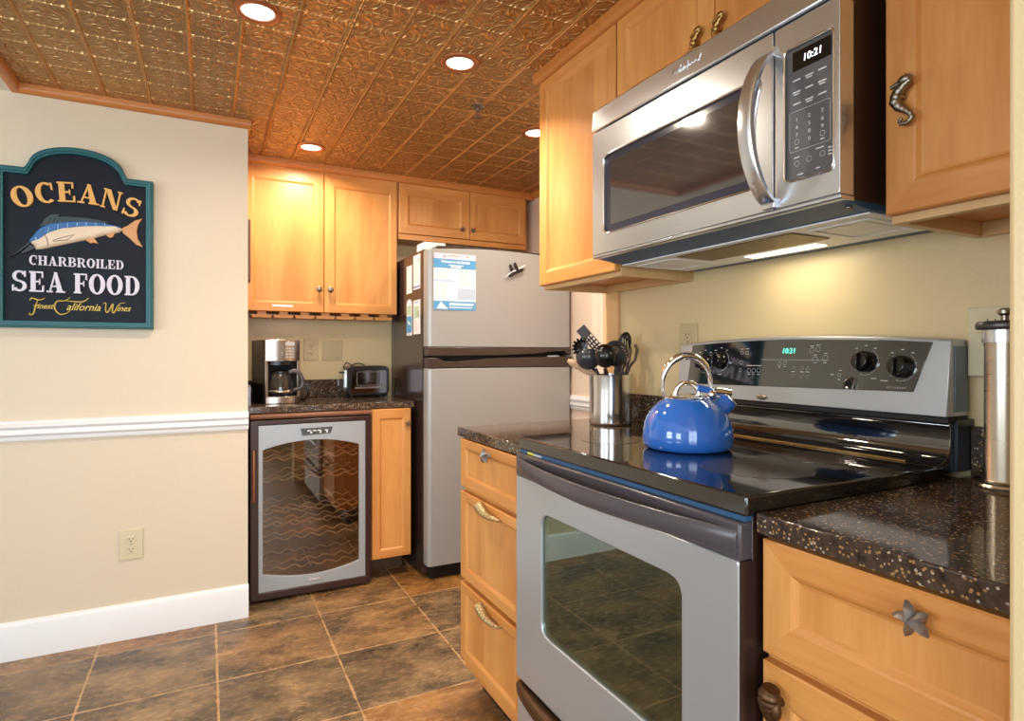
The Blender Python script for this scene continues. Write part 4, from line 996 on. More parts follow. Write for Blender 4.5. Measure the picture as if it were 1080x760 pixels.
# serif capitals drawn as stems, hairlines, bowls and serifs
def band(cx, cy, rx, ry, ix, iy, a0, a1, n=22):
    o = [(cx+rx*math.cos(math.radians(a0+(a1-a0)*i/n)), cy+ry*math.sin(math.radians(a0+(a1-a0)*i/n))) for i in range(n+1)]
    q = [(cx+ix*math.cos(math.radians(a0+(a1-a0)*i/n)), cy+iy*math.sin(math.radians(a0+(a1-a0)*i/n))) for i in range(n+1)]
    return [[o[i], o[i+1], q[i+1], q[i]] for i in range(n)]
def R_(x0, y0, x1, y1): return [[(x0,y0),(x1,y0),(x1,y1),(x0,y1)]]
def glyph(ch):
    s = 0.075
    def stem(x0, x1, top=True, bot=True):
        q = R_(x0, 0, x1, 1)
        if bot: q += R_(x0-0.08, 0, x1+0.08, s)
        if top: q += R_(x0-0.08, 1-s, x1+0.08, 1)
        return q
    if ch == 'O': return band(.46,.5,.46,.52,.20,.43,0,180)+band(.46,.5,.46,.52,.20,.43,180,360), .95
    if ch == 'C': return band(.46,.5,.46,.52,.22,.42,52,310)+R_(.70,.62,.79,.97)+[[(.66,.92),(.79,.85),(.79,.97),(.70,.99)]], .86
    if ch == 'E': return stem(.10,.36)+R_(.36,1-s,.76,1)+[[(.66,.72),(.76,.68),(.76,1),(.70,1)]]+R_(.36,0,.80,s)+[[(.70,0),(.80,0),(.80,.34),(.70,.28)]]+R_(.36,.46,.58,.54)+R_(.54,.36,.60,.64), .86
    if ch == 'F': return stem(.10,.36)+R_(.36,1-s,.76,1)+[[(.66,.72),(.76,.66),(.76,1),(.70,1)]]+R_(.36,.46,.58,.54)+R_(.54,.36,.60,.64), .80
    if ch == 'A': return [[(.14,0),(.22,0),(.54,1),(.44,1)], [(.60,0),(.90,0),(.56,1),(.40,1)]]+R_(.27,.27,.70,.34)+R_(.02,0,.34,s)+R_(.52,0,1.0,s), 1.0
    if ch == 'N': return stem(.12,.20)+stem(.78,.86,True,False)+[[(.10,1),(.38,1),(.86,0),(.66,0)]], 1.0
    if ch == 'S': return band(.40,.735,.36,.275,.17,.18,25,275)+band(.40,.265,.38,.275,.17,.18,95,-155)+R_(.64,.70,.73,.99)+R_(.03,.01,.12,.32), .82
    if ch == 'H': return stem(.10,.34)+stem(.66,.90)+R_(.34,.46,.66,.54), 1.0
    if ch == 'I': return stem(.10,.34), .44
    if ch == 'L': return stem(.10,.34)+R_(.34,0,.76,s)+[[(.66,0),(.76,0),(.76,.36),(.66,.28)]], .80
    if ch == 'D': return stem(.10,.34)+R_(.34,1-s,.46,1)+R_(.34,0,.46,s)+band(.44,.5,.46,.5,.20,.425,-90,90), .94
    if ch == 'B': return stem(.10,.34)+R_(.34,1-s,.48,1)+R_(.34,0,.50,s)+R_(.34,.47,.50,.54)+band(.46,.76,.36,.24,.14,.17,-90,90)+band(.48,.26,.40,.26,.16,.19,-90,90), .92
    if ch == 'R': return stem(.10,.34)+R_(.34,1-s,.48,1)+R_(.34,.46,.48,.53)+band(.46,.73,.38,.27,.16,.195,-90,90)+[[(.44,.48),(.66,.48),(.98,0),(.70,0)]]+R_(.68,0,1.04,s), 1.02
    return [], .5
def write(word, x0, x1, base, hgt, name, mt, parent, ya, yb, tilt=None):
    ws = [glyph(c)[1] if c != ' ' else .34 for c in word]; gap = 0.06
    tot = sum(ws)+gap*(len(word)-1); kx = (x1-x0)/tot; m = MB(); x = 0
    for c, w_ in zip(word, ws):
        if c != ' ':
            cx = x0+(x+w_/2)*kx; u = ((cx-x0)/(x1-x0))*2-1
            dz, rot = tilt(u) if tilt else (0, 0)
            for pi_, poly in enumerate(glyph(c)[0]):
                q = []
                for a, b in poly:
                    lx = (a-w_/2)*kx; lz = (b-0.5)*hgt
                    q.append((cx+lx*math.cos(rot)-lz*math.sin(rot), base+hgt/2+dz+lx*math.sin(rot)+lz*math.cos(rot)))
                m.prism(q, WL-ya-0.00006*(pi_ % 23), WL-yb, 'y')
        x += w_+gap
    return m.build(name, mt, parent, 0, 0)
ORNG = mat('orange_gold_paint', C(226, 172, 92), 0.4); LILAC = mat('pale_lilac_paint', C(214, 210, 226), 0.4); YEL = mat('yellow_paint', C(214, 186, 70), 0.4)
write('OCEANS', -0.658, -0.242, 1.712, 0.077, 'orange_lettering', ORNG, sg, 0.031, 0.019, lambda u: (0.050*(1-u*u)-0.006, -0.36*u))
write('CHARBROILED', -0.604, -0.300, 1.503, 0.036, 'small_lettering', LILAC, sg, 0.028, 0.019)
write('SEA FOOD', -0.656, -0.244, 1.400, 0.078, 'large_lettering', LILAC, sg, 0.031, 0.019)
scm = MB(); FS = lambda x, z: Matrix(((1,0,0,x),(0,0,-1,WL-0.0205),(0,1,0,z),(0,0,0,1)))
for body, x, sz in (('inest', -0.558, 0.030), ('alifornia', -0.436, 0.040), ('ines', -0.303, 0.034)): scm.text(body, sz, FS(x, 1.346), 0.0008, 0.42, 0.0002, sx=0.86)
def stroke(pts, r=0.0019):
    P = [Vector((x, WL-0.0210, z)) for x, z in pts]; out = []
    for i in range(len(P)-1):
        p0, p1, p2, p3 = P[max(i-1,0)], P[i], P[i+1], P[min(i+2,len(P)-1)]
        for q in range(6):
            t = q/6; out.append(0.5*((2*p1)+(-p0+p2)*t+(2*p0-5*p1+4*p2-p3)*t*t+(-p0+3*p1-3*p2+p3)*t**3))
    out.append(P[-1]); n = len(out); scm.tube(out, [r*(0.5+0.9*math.sin(PI*i/(n-1))) for i in range(n)], 6)
stroke([(-0.603,1.366),(-0.598,1.376),(-0.575,1.370),(-0.556,1.378)]); stroke([(-0.578,1.372),(-0.586,1.345),(-0.592,1.318),(-0.602,1.312),(-0.605,1.320)]); stroke([(-0.592,1.347),(-0.574,1.350)])
stroke([(-0.478,1.384),(-0.494,1.370),(-0.520,1.366),(-0.527,1.340),(-0.512,1.318),(-0.492,1.320),(-0.478,1.332)]); stroke([(-0.494,1.370),(-0.440,1.368),(-0.418,1.384)])
stroke([(-0.372,1.362),(-0.362,1.366),(-0.362,1.336),(-0.355,1.330),(-0.338,1.364),(-0.340,1.334),(-0.333,1.330),(-0.318,1.362),(-0.296,1.370)])
scm.build('script_lettering', YEL, sg, 0, 60)
# carved swordfish
def relief(outline, spine_y, depth, name, mt, parent, y_in=0.019, n=5):
    cx = sum(p[0] for p in outline)/len(outline); cz = sum(p[1] for p in outline)/len(outline)
    loops = []
    for i in range(n+1):
        t = i/n*PI/2; k = math.cos(t)*0.92+0.08 if i < n else 0.10
        loops.append([(cx+(x-cx)*(0.12+0.88*k) if False else x*k+(1-k)*(cx+(x-cx)*0.80), WL-y_in-depth*math.sin(t), z*k+(1-k)*(cz+(z-cz)*0.25+((x-cx)*spine_y))) for x, z in outline])
    m = MB(); m.loft(loops); return m.build(name, mt, parent, 0, 60)
CREAM = mat('cream_paint', C(226, 206, 180), 0.4); FBLUE = mat('fish_blue_paint', C(28, 96, 160), 0.35); FDARK = mat('fish_dark_paint', C(26, 34, 44), 0.4); TAN = mat('tail_tan_paint', C(206, 150, 98), 0.4)
body = [(-0.594,1.581),(-0.606,1.588),(-0.588,1.618),(-0.569,1.645),(-0.536,1.663),(-0.483,1.675),(-0.429,1.682),(-0.373,1.682),(-0.317,1.674),(-0.300,1.665),(-0.317,1.651),(-0.359,1.639),(-0.401,1.620),(-0.429,1.611),(-0.476,1.595),(-0.523,1.579),(-0.562,1.566),(-0.585,1.562)]
fish = relief(body, 0.22, 0.016, 'swordfish', CREAM, sg)
back = [(-0.606,1.588),(-0.588,1.619),(-0.569,1.646),(-0.536,1.665),(-0.483,1.677),(-0.429,1.684),(-0.373,1.684),(-0.310,1.674),(-0.317,1.669),(-0.359,1.671),(-0.429,1.664),(-0.503,1.649),(-0.543,1.627),(-0.569,1.600)]
m = MB(); m.prism(back, WL-0.0345, WL-0.020, 'y'); m.build('blue_back', FBLUE, fish, 0.002)
m = MB()
for x, z in ((-0.545,1.640),(-0.515,1.653),(-0.485,1.662),(-0.455,1.667),(-0.425,1.671),(-0.395,1.673),(-0.365,1.674)): m.prism([(x-0.0012,z-0.010),(x+0.0012,z-0.010),(x+0.0032,z+0.010),(x+0.0008,z+0.010)], WL-0.0352, WL-0.034, 'y')
m.sphere((-0.583, WL-0.0345, 1.602), (0.004,0.0015,0.004)); m.build('stripes', mat('pale_blue_paint', C(140,186,212), 0.4), fish, 0, 0)
m = MB(); m.prism([(-0.588,1.597),(-0.607,1.588),(-0.668,1.520),(-0.628,1.552)], WL-0.030, WL-0.019, 'y'); m.prism([(-0.600,1.583),(-0.634,1.541),(-0.622,1.542),(-0.584,1.566)], WL-0.028, WL-0.019, 'y'); m.build('bill', FDARK, fish, 0.002)
m = MB(); dp = [(-0.572,1.650),(-0.555,1.684),(-0.536,1.702),(-0.511,1.704),(-0.516,1.694),(-0.495,1.697),(-0.429,1.699),(-0.390,1.696),(-0.352,1.688),(-0.373,1.682),(-0.483,1.675),(-0.536,1.663)]
m.prism(dp, WL-0.026, WL-0.019, 'y')
for i in range(14): x = -0.545+i*0.013; m.tube([(x, WL-0.0265, 1.667+0.012*min(1,(i+2)/8)), (x+0.008, WL-0.0265, 1.690)], 0.0013, 5)
m.build('dorsal_fin', mat('fin_dark_green_paint', C(34,52,58), 0.4), fish, 0, 40)
m = MB(); m.prism([(-0.306,1.671),(-0.288,1.682),(-0.262,1.706),(-0.236,1.716),(-0.250,1.690),(-0.256,1.660),(-0.252,1.632),(-0.234,1.598),(-0.258,1.606),(-0.281,1.631),(-0.304,1.650)], WL-0.030, WL-0.019, 'y'); m.build('tail', TAN, fish, 0.003)
m = MB(); m.prism([(-0.432,1.614),(-0.401,1.625),(-0.386,1.600),(-0.400,1.603),(-0.412,1.599),(-0.420,1.606)], WL-0.031, WL-0.019, 'y'); m.prism([(-0.363,1.638),(-0.330,1.650),(-0.336,1.632),(-0.347,1.626)], WL-0.029, WL-0.019, 'y'); m.build('belly_fin', TAN, fish, 0.002)
m = MB(); m.tube([(-0.530,WL-0.0350,1.600),(-0.495,WL-0.0356,1.616),(-0.462,WL-0.0356,1.628),(-0.485,WL-0.0356,1.606),(-0.530,WL-0.0350,1.596)], 0.0014, 5); m.tube([(-0.560,WL-0.034,1.625),(-0.548,WL-0.0355,1.606),(-0.545,WL-0.034,1.580)], 0.0014, 5); m.build('gill_lines', mat('line_brown', C(120,86,60), 0.5), fish, 0, 60)

# ------------------------------------------------------------------ outlets
def outlet(name, label, c, face, w_=0.078, h_=0.122, duplex=1, mt=IVORY, cat='outlet', sock=True, socks=(0.021,-0.021)):
    """c: centre on the wall; face 'y' (facing the camera side) or 'x' (facing left)"""
    F = frame_y(c[0], c[1], c[2]) if face == 'y' else Matrix(((0,0,-1,c[0]),(-1,0,0,c[1]),(0,1,0,c[2]),(0,0,0,1)))
    t = thing(name, label, cat, c, 'wall outlets' if cat == 'outlet' else None)
    MB(F).box(-w_/2, -h_/2, 0.0003, w_/2, h_/2, 0.006).build('plate', mt, t, 0.002)
    if sock:
        for dz in socks:
            m = MB(F); m.prism(rrect(0, dz, 0.0165, 0.0145, 0.010), 0.006, 0.0085, 'z'); r = m.build('receptacle', mt, t, 0.0008)
            m = MB(F)
            for dx, hh in ((-0.0065, 0.0045), (0.0065, 0.0038)): m.box(dx-0.0012, dz+0.002-hh, 0.0084, dx+0.0012, dz+0.002+hh, 0.0088)
            m.lathe([(0.0001,0.0084),(0.0026,0.0084),(0.0026,0.0088),(0.0001,0.0088)], (0, dz-0.008, 0), 10); m.build('slots', SLOT, r)
        m = MB(F); m.lathe([(0.003,0.006),(0.003,0.0072),(0.0001,0.0074)], (0,0,0), 12); m.build('screw', NICKEL, t)
    else:
        for dx in (-0.027, 0.027): m = MB(F); m.lathe([(0.0035,0.006),(0.0035,0.0072),(0.0001,0.0074)], (dx, -0.043, 0), 12); m.build('screw', NICKEL, t)
        m = MB(F); m.lathe([(0.0025,0.006),(0.0025,0.0072),(0.0001,0.0074)], (0.027, 0.043, 0), 12); m.build('screw', NICKEL, t)
    return t
outlet('wall_outlet', 'ivory double outlet low on the beige wall below the chair rail', (-0.278, WL, 0.384), 'y', 0.084, 0.122)
outlet('wall_outlet', 'tan double outlet between coffee maker and blank plate on the back wall', (0.529, BW, 1.188), 'y', 0.080, 0.126, mt=IVORY_K)
outlet('blank_plate', 'blank square tan cover plate on the back wall above the toaster', (0.648, BW, 1.183), 'y', 0.113, 0.117, mt=IVORY_K, cat='wall plate', sock=False)
outlet('wall_outlet', 'cream outlet half hidden behind the left end of the range back panel', (RW, 1.462, 1.203), 'x', 0.080, 0.118, mt=IVORY_K)
t = outlet('wall_outlet', 'cream outlet with plug-in adapter beside the metal pepper mill', (RW, 0.618, 1.186), 'x', 0.086, 0.142, mt=IVORY, socks=(0.040,))
m = MB(Matrix(((0,0,-1,RW),(-1,0,0,0.618),(0,1,0,1.186),(0,0,0,1)))); m.box(-0.036,-0.069,0.006,0.036,0.020,0.022); ad = m.build('adapter', IVORY, t, 0.003)
m = MB(Matrix(((0,0,-1,RW),(-1,0,0,0.618),(0,1,0,1.186),(0,0,0,1))))
for dx in (-0.0065, 0.0165): m.box(dx-0.0012, -0.008, 0.0219, dx+0.0012, 0.003, 0.0225)
m.box(0.003,-0.019,0.0219,0.007,-0.015,0.0225); m.build('slots', SLOT, ad)
m = MB(); m.prism(rrect(2.962, 1.630, 0.040, 0.142, 0.012), 0.1605, 0.174, 'x'); tag(m.build('wooden_plaque', mat('plaque_brown', C(122,72,34), 0.4), None, 0.001), 'brown wooden board on the end of the beige wall beside the cabinets', 'plaque')

# ------------------------------------------------------------------ ceiling fittings
def can(label, x, y, power=CAN_W, spread=165):
    t = thing('recessed_light', label, 'ceiling light', (x, y, CH), 'recessed ceiling lights')
    M = Matrix.Rotation(PI, 4, 'X')
    m = MB(); m.lathe([(0.046,0.0),(0.046,0.003),(0.050,0.007),(0.062,0.0065),(0.069,0.002),(0.069,0.0)], (x,y,CH), 40, M); m.build('trim_ring', COPPER, t, 0, 60)
    m = MB(); m.lathe([(0.0001,0.003),(0.020,0.0035),(0.040,0.003),(0.0465,0.001),(0.0465,0.0),(0.0001,0.0)], (x,y,CH), 32, M); m.build('lens', LENS, t, 0, 60)
    l = bpy.data.lights.new('lamp', 'AREA'); l.shape = 'DISK'; l.size = 0.085; l.energy = power; l.color = (1.0, 0.86, 0.68); l.spread = math.radians(spread)
    o = bpy.data.objects.new('lamp', l); col.objects.link(o); o.location = (x, y, CH-0.012)
    return t
can('recessed ceiling light at the upper left, nearest above the seafood sign', 0.135, 1.935)
can('recessed ceiling light in the middle, before the sprinkler head', 0.793, 1.950, CAN_W, 122)
can('recessed ceiling light right above the two-door cabinet over the coffee maker', 0.458, 3.083)
can('recessed ceiling light half hidden behind the tall door left of the microwave', 1.358, 2.405)
t = thing('smoke_detector', 'copper-coloured round ceiling cover cut off by the top of the photo', 'detector', (0.565, 1.600, CH))
m = MB(); m.lathe([(0.0001,0.016),(0.030,0.016),(0.050,0.010),(0.056,0.0),(0.0001,0.0)], (0.565,1.600,CH), 32, Matrix.Rotation(PI,4,'X')); m.build('cover', COPPER, t, 0, 40)
t = thing('sprinkler_head', 'chrome fire sprinkler head hanging from the tin ceiling', 'sprinkler', (1.000, 2.262, CH))
M = Matrix.Rotation(PI, 4, 'X')
m = MB(); m.lathe([(0.0001,0.0),(0.030,0.0),(0.030,0.003),(0.022,0.008),(0.010,0.010),(0.0001,0.010)], (1.0,2.262,CH), 28, M); m.build('escutcheon', NICKEL, t, 0, 40)
m = MB(); m.lathe([(0.009,0.008),(0.009,0.020),(0.006,0.022),(0.006,0.026),(0.0001,0.026)], (1.0,2.262,CH), 16, M)
for sx in (-1, 1): m.tube([(1.0+sx*0.007,2.262,CH-0.022),(1.0+sx*0.011,2.262,CH-0.034),(1.0+sx*0.003,2.262,CH-0.048)], 0.002, 8)
m.build('frame', NICKEL, t, 0, 40)
m = MB(); m.tube([(1.0,2.262,CH-0.026),(1.0,2.262,CH-0.044)], 0.0022, 8); m.build('glass_bulb', mat('red_bulb', C(150,60,50), 0.15), t, 0, 40)
m = MB(); m.lathe([(0.0001,0.046),(0.013,0.046),(0.013,0.048),(0.0001,0.049)], (1.0,2.262,CH), 16, M); m.build('deflector', NICKEL, t, 0, 40)

# ------------------------------------------------------------------ kettle on the cooktop
KX, KY, KZ = 1.009, 1.060, 0.9412
RD = Vector((0.8898, -0.4563, 0))       # direction the spout points, rightwards across the cooktop
FD = Vector((0.4563, 0.8898, 0))
kt = thing('kettle', 'glossy blue enamel tea kettle with chrome arched handle on the cooktop', 'kettle', (KX, KY, KZ))
def KP(u, w, z): return Vector((KX, KY, KZ))+RD*u+FD*w+Vector((0,0,z))
m = MB(); m.lathe([(0.0001,0.0),(0.090,0.0),(0.098,0.004),(0.1025,0.012),(0.1035,0.026),(0.1025,0.044),(0.098,0.062),(0.090,0.080),(0.079,0.096),(0.066,0.108),(0.053,0.116),(0.046,0.119),(0.0001,0.119)], (KX,KY,KZ), 56); m.build('body', BLUE_E, kt, 0, 60)
m = MB(); m.lathe([(0.050,0.1165),(0.0505,0.1195),(0.047,0.122),(0.040,0.1225),(0.038,0.120),(0.0001,0.1225)], (KX,KY,KZ), 40); m.build('collar', CHROME, kt, 0, 40)
m = MB(); m.lathe([(0.037,0.121),(0.036,0.124),(0.018,0.1275),(0.0001,0.1285)], (KX,KY,KZ), 36); ld = m.build('lid', CHROME, kt, 0, 50)
m = MB(); m.tube([KP(0.028*math.cos(a), 0, 0.124+0.030*math.sin(a)) for a in [PI*i/16 for i in range(17)]], 0.0045, 10, flat=1.5, up=(0.4563,0.8898,0)); m.build('lid_handle', CHROME, ld, 0, 60)
hp = []
for i in range(33):
    a = math.radians(-8+ (196)*i/32); hp.append(KP(-0.002+0.056*math.cos(a)*1.0, 0, 0.155+0.062*math.sin(a)))
hp = [KP(0.052,0,0.118), KP(0.056,0,0.135)]+hp[1:-1]+[KP(-0.058,0,0.135), KP(-0.053,0,0.116)]
m = MB(); n = len(hp); m.tube(hp, [0.0065+0.0085*math.sin(PI*i/(n-1)) for i in range(n)], 14, flat=0.62, up=(0.4563,0.8898,0)); hh = m.build('handle', CHROME, kt, 0, 60)
m = MB(); m.tube([KP(0.022,-0.004,0.142), KP(0.045,-0.004,0.137), KP(0.066,-0.004,0.133)], [0.0085,0.0075,0.006], 12, flat=0.8); m.build('trigger', BLUE_E, kt, 0, 60)
m = MB(); m.tube([KP(0.060,0,0.134), KP(0.088,0,0.131), KP(0.103,0,0.129)], [0.0085,0.0105,0.0095], 14); m.sphere(KP(0.056,-0.006,0.126), (0.011,0.011,0.012)); m.build('whistle_cap', CHROME, kt, 0, 50)
sp0, sp1 = KP(0.066,0,0.082), KP(0.100,0,0.112)
m = MB(); m.tube([sp0-(sp1-sp0)*0.1, sp0+(sp1-sp0)*0.5, sp1], [0.027,0.0225,0.0195], 22); spt = m.build('spout', BLUE_E, kt, 0, 50)
d = (sp1-sp0).normalized(); a_ = Vector((0,0,1)); a_ = (a_-d*a_.dot(d)).normalized(); b_ = d.cross(a_)
m = MB(); m.tube([sp1+a_*0.0190*math.cos(2*PI*i/24)+b_*0.0190*math.sin(2*PI*i/24) for i in range(24)], 0.0028, 8, True); m.build('spout_rim', CHROME, spt, 0, 60)
m = MB(); m.add([sp1+d*0.0004+a_*0.0175*math.cos(2*PI*i/24)+b_*0.0175*math.sin(2*PI*i/24) for i in range(24)], [list(range(24))]); m.build('spout_mouth', BLACK, spt, 0, 0, normals=False)

# ------------------------------------------------------------------ utensil crock
UXc, UYc, UZ = 1.272, 1.716, 0.914
t = thing('utensil_crock', 'round brushed steel utensil crock on the counter left of the kettle', 'utensil holder', (UXc, UYc, UZ))
m = MB(); m.lathe([(0.0001,0.0),(0.070,0.0),(0.0745,0.004),(0.0755,0.010),(0.0735,0.05),(0.0735,0.12),(0.0755,0.170),(0.0765,0.176),(0.0745,0.1765),(0.0715,0.12),(0.0715,0.006),(0.0001,0.006)], (UXc,UYc,UZ), 48); m.build('cup', make_steel('crock_steel', (0.7,0.68,0.66,1), 0.2, (3,3,300), 1.0, 0.004), t, 0, 50)
Rv, Fv = Vector((0.8898,-0.4563,0)), Vector((0.4563,0.8898,0))
def U(u, w, z): return Vector((UXc, UYc, 0))+Rv*u+Fv*w+Vector((0,0,z))
def utensil(name, label, head, foot, cat='utensil', mt=None, r=0.0048):
    t = thing(name, label, cat, foot, 'cooking utensils in the crock')
    d = (head-foot).normalized()
    m = MB(); m.tube([foot, foot+(head-foot)*0.6, head], [r*1.15, r, r*0.9], 8); m.build('handle', mt or BLACK, t, 0, 60); return t, d
NYL = mat('grey_nylon', C(50, 52, 58), 0.25); NYLB = mat('black_nylon', C(22, 22, 25), 0.22); NYLT = mat('brown_nylon', C(52, 38, 34), 0.4)
def bowl(parent, c, r, facing, mt, name='bowl', depth=0.9):
    """open half-shell, convex side towards facing"""
    f = Vector(facing).normalized(); q = Vector((0,0,1)).rotation_difference(f).to_matrix().to_4x4(); M = Matrix.Translation(c) @ q
    pr = [(0.0001, r*depth)]+[(r*math.sin(a), r*depth*math.cos(a)) for a in [PI/2*i/10 for i in range(1, 11)]]
    pr += [(r*0.93*math.sin(a), r*depth*0.93*math.cos(a)) for a in [PI/2*i/10 for i in range(10, 0, -1)]]+[(0.0001, r*depth*0.93)]
    m = MB(); m.lathe(pr, (0,0,0), 28, M); return m.build(name, mt, parent, 0, 60)
base = lambda u, w: U(u, w, UZ+0.012)
# slotted turner
def holed_blade(mb, loc, L_, W_, rows, cols, x0, x1):
    """flat blade as a plate cut by a grid of small slots"""
    def cell(a0, a1, b0, b1):
        mb.add([loc(a,b,h) for h in (-0.0012,0.0012) for a,b in ((a0,b0),(a1,b0),(a1,b1),(a0,b1))], [(0,3,2,1),(4,5,6,7),(0,1,5,4),(1,2,6,5),(2,3,7,6),(3,0,4,7)])
    cell(0, x0, -W_, W_); cell(x1, L_, -W_, W_)
    da = (x1-x0)/rows
    for r in range(rows):
        a0 = x0+r*da; cell(a0+da*0.58, a0+da, -W_, W_)
        db = 2*W_*0.84/cols; cell(a0, a0+da*0.58, -W_, -W_*0.84); cell(a0, a0+da*0.58, W_*0.84, W_)
        for c in range(cols): cell(a0, a0+da*0.58, -W_*0.84+db*c-db*0.30, -W_*0.84+db*c+db*0.30)
t, d = utensil('slotted_turner', 'dark brown slotted turner leaning out highest to the left of the crock', U(-0.030, 0.035, 1.172), base(0.045, 0.030), mt=NYLT)
ax = Vector((-0.66*Rv.x, -0.66*Rv.y, 0.75)); sd = Vector((0.75*Rv.x, 0.75*Rv.y, 0.66)); c0 = U(-0.026, 0.033, 1.168); nrm = ax.cross(sd)
m = MB(); holed_blade(m, lambda a, b, h: c0+ax*a+sd*b+nrm*h, 0.118, 0.0185, 4, 3, 0.020, 0.082); m.build('blade', NYLT, t, 0, 0)
# pasta server with curled teeth
t, d = utensil('pasta_server', 'black pasta server with curled teeth at the left of the crock', U(-0.082, 0.034, 1.172), base(0.02, 0.034), mt=NYLB, r=0.006)
m = MB(); pc_ = U(-0.098, 0.034, 1.184)
for i in range(8):
    a = math.radians(70+i*24); dv = Rv*math.cos(a)+Vector((0,0,1))*math.sin(a)
    m.tube([pc_, pc_+dv*0.024-Fv*0.004, pc_+dv*0.034-Fv*0.016, pc_+dv*0.032-Fv*0.028], [0.008,0.006,0.005,0.003], 7)
q = [(0.022*math.cos(a), 0.030*math.sin(a)) for a in [2*PI*i/20 for i in range(20)]]
m.loft([[pc_+Rv*x+Vector((0,0,z))+Fv*h for x, z in q] for h in (-0.006, 0.006)]); m.build('toothed_head', NYLB, t, 0, 40)
t, d = utensil('ladle', 'grey nylon ladle with its bowl facing out at the lower left of the crock', U(-0.056, -0.024, 1.112), base(0.03, -0.018), mt=NYL, r=0.006)
bowl(t, U(-0.082, -0.030, 1.150), 0.044, (Rv*0.05-Fv*0.72+Vector((0,0,-0.75))), NYL, depth=0.95)
t, d = utensil('ladle', 'shiny black ladle hanging in the middle of the crock', U(-0.028, -0.058, 1.112), base(0.008, -0.030), mt=NYLB, r=0.007)
bowl(t, U(-0.030, -0.080, 1.156), 0.041, (-Rv*0.72-Fv*0.80+Vector((0,0,-0.05))), NYLB, depth=0.95)
t, d = utensil('skimmer', 'round dark grey skimmer with slots in the front centre of the crock', U(0.018, -0.022, 1.118), base(-0.012, -0.022), mt=NYL, r=0.007)
sk = bowl(t, U(0.016, -0.022, 1.164), 0.047, (Rv*0.20-Fv*0.95+Vector((0,0,0.10))), NYL, depth=0.55)
m = MB()
for i in range(5):
    p = U(0.034+0.0045*i, -0.0445+0.0036*i, 1.186-0.010*i); m.tube([p-Rv*0.005+Vector((0,0,0.003)), p+Rv*0.006-Vector((0,0,0.003))], 0.0022, 6)
for rr in (0.011, 0.005): m.tube([U(0.008+rr*math.cos(a), -0.0482, 1.176+rr*math.sin(a)) for a in [2*PI*i/16 for i in range(16)]], 0.0014, 6, True)
m.build('slots', mat('slot_tan', C(150,128,104), 0.5), sk, 0, 60)
t, d = utensil('slotted_spatula', 'black tined spatula standing below the round skimmer in the crock', U(0.030, -0.050, 1.098), base(0.0, -0.050), mt=NYLB)
m = MB()
for i in range(5): m.tube([U(0.012+0.0095*i, -0.052, 1.092), U(0.020+0.0110*i, -0.060, 1.138-0.003*abs(i-2))], [0.0030, 0.0036], 8)
m.bar([U(0.008,-0.052,1.095), U(0.050,-0.052,1.095)], 0.006, 0.010); m.build('tines', NYLT, t, 0, 40)
t, d = utensil('serving_spoon', 'tall black slotted spoon at the right of the crock', U(0.044, 0.01, 1.160), base(-0.02, 0.005), mt=NYLB, r=0.006)
sb = MB(); cc = U(0.050, 0.008, 1.196); sb.sphere((0,0,0), (0.025, 0.008, 0.046), 20, 12)
q = Matrix.Translation(cc) @ Matrix(((Rv.x,Fv.x,0,0),(Rv.y,Fv.y,0,0),(0,0,1,0),(0,0,0,1))) @ Matrix.Rotation(math.radians(14), 4, 'Y'); sb.v = [q @ p for p in sb.v]; sb.build('bowl', NYLB, t, 0, 60)
m = MB()
for i in range(3): m.tube([cc+Rv*(0.008*i-0.006)-Fv*0.0085+Vector((0,0,0.022-0.005*i)), cc+Rv*(0.004+0.008*i-0.006)-Fv*0.0085+Vector((0,0,-0.014-0.005*i))], 0.0018, 6)
m.build('slots', IVORY_K, t, 0, 60)
t = thing('wooden_spoon', 'pale wooden handle with carved rings at the far left of the crock', 'utensil', U(0.060, -0.008, 1.022), 'cooking utensils in the crock')
m = MB(); p0, p1 = U(0.058,0.012,1.024), U(-0.150, 0.012, 1.139); pts = [p0+(p1-p0)*i/48 for i in range(49)]
m.tube(pts, [0.006 if i < 26 else (0.0120*(1+0.13*math.cos(i*2.2)) if i < 46 else 0.0120-(i-45)*0.002) for i in range(49)], 12); m.build('handle', mat('bare_wood', C(206,168,132), 0.5), t, 0, 60)
t = thing('tongs', 'dark metal tongs leaning at the right edge of the crock', 'utensil', base(0.012, 0.024), 'cooking utensils in the crock')
TGS = mat('dark_steel', C(110,100,84), 0.3, 0.7)
for off in (-0.008, 0.012):
    m = MB(); m.bar([base(0.012+off*0.5,0.024), U(0.046+off,0.022,1.100), U(0.080+off,0.026,1.140), U(0.088+off*1.2,0.030,1.176), U(0.080+off*1.2,0.030,1.198)], 0.007, 0.024, up=tuple(Fv)); m.build('arm', TGS, t, 0.001, 50)

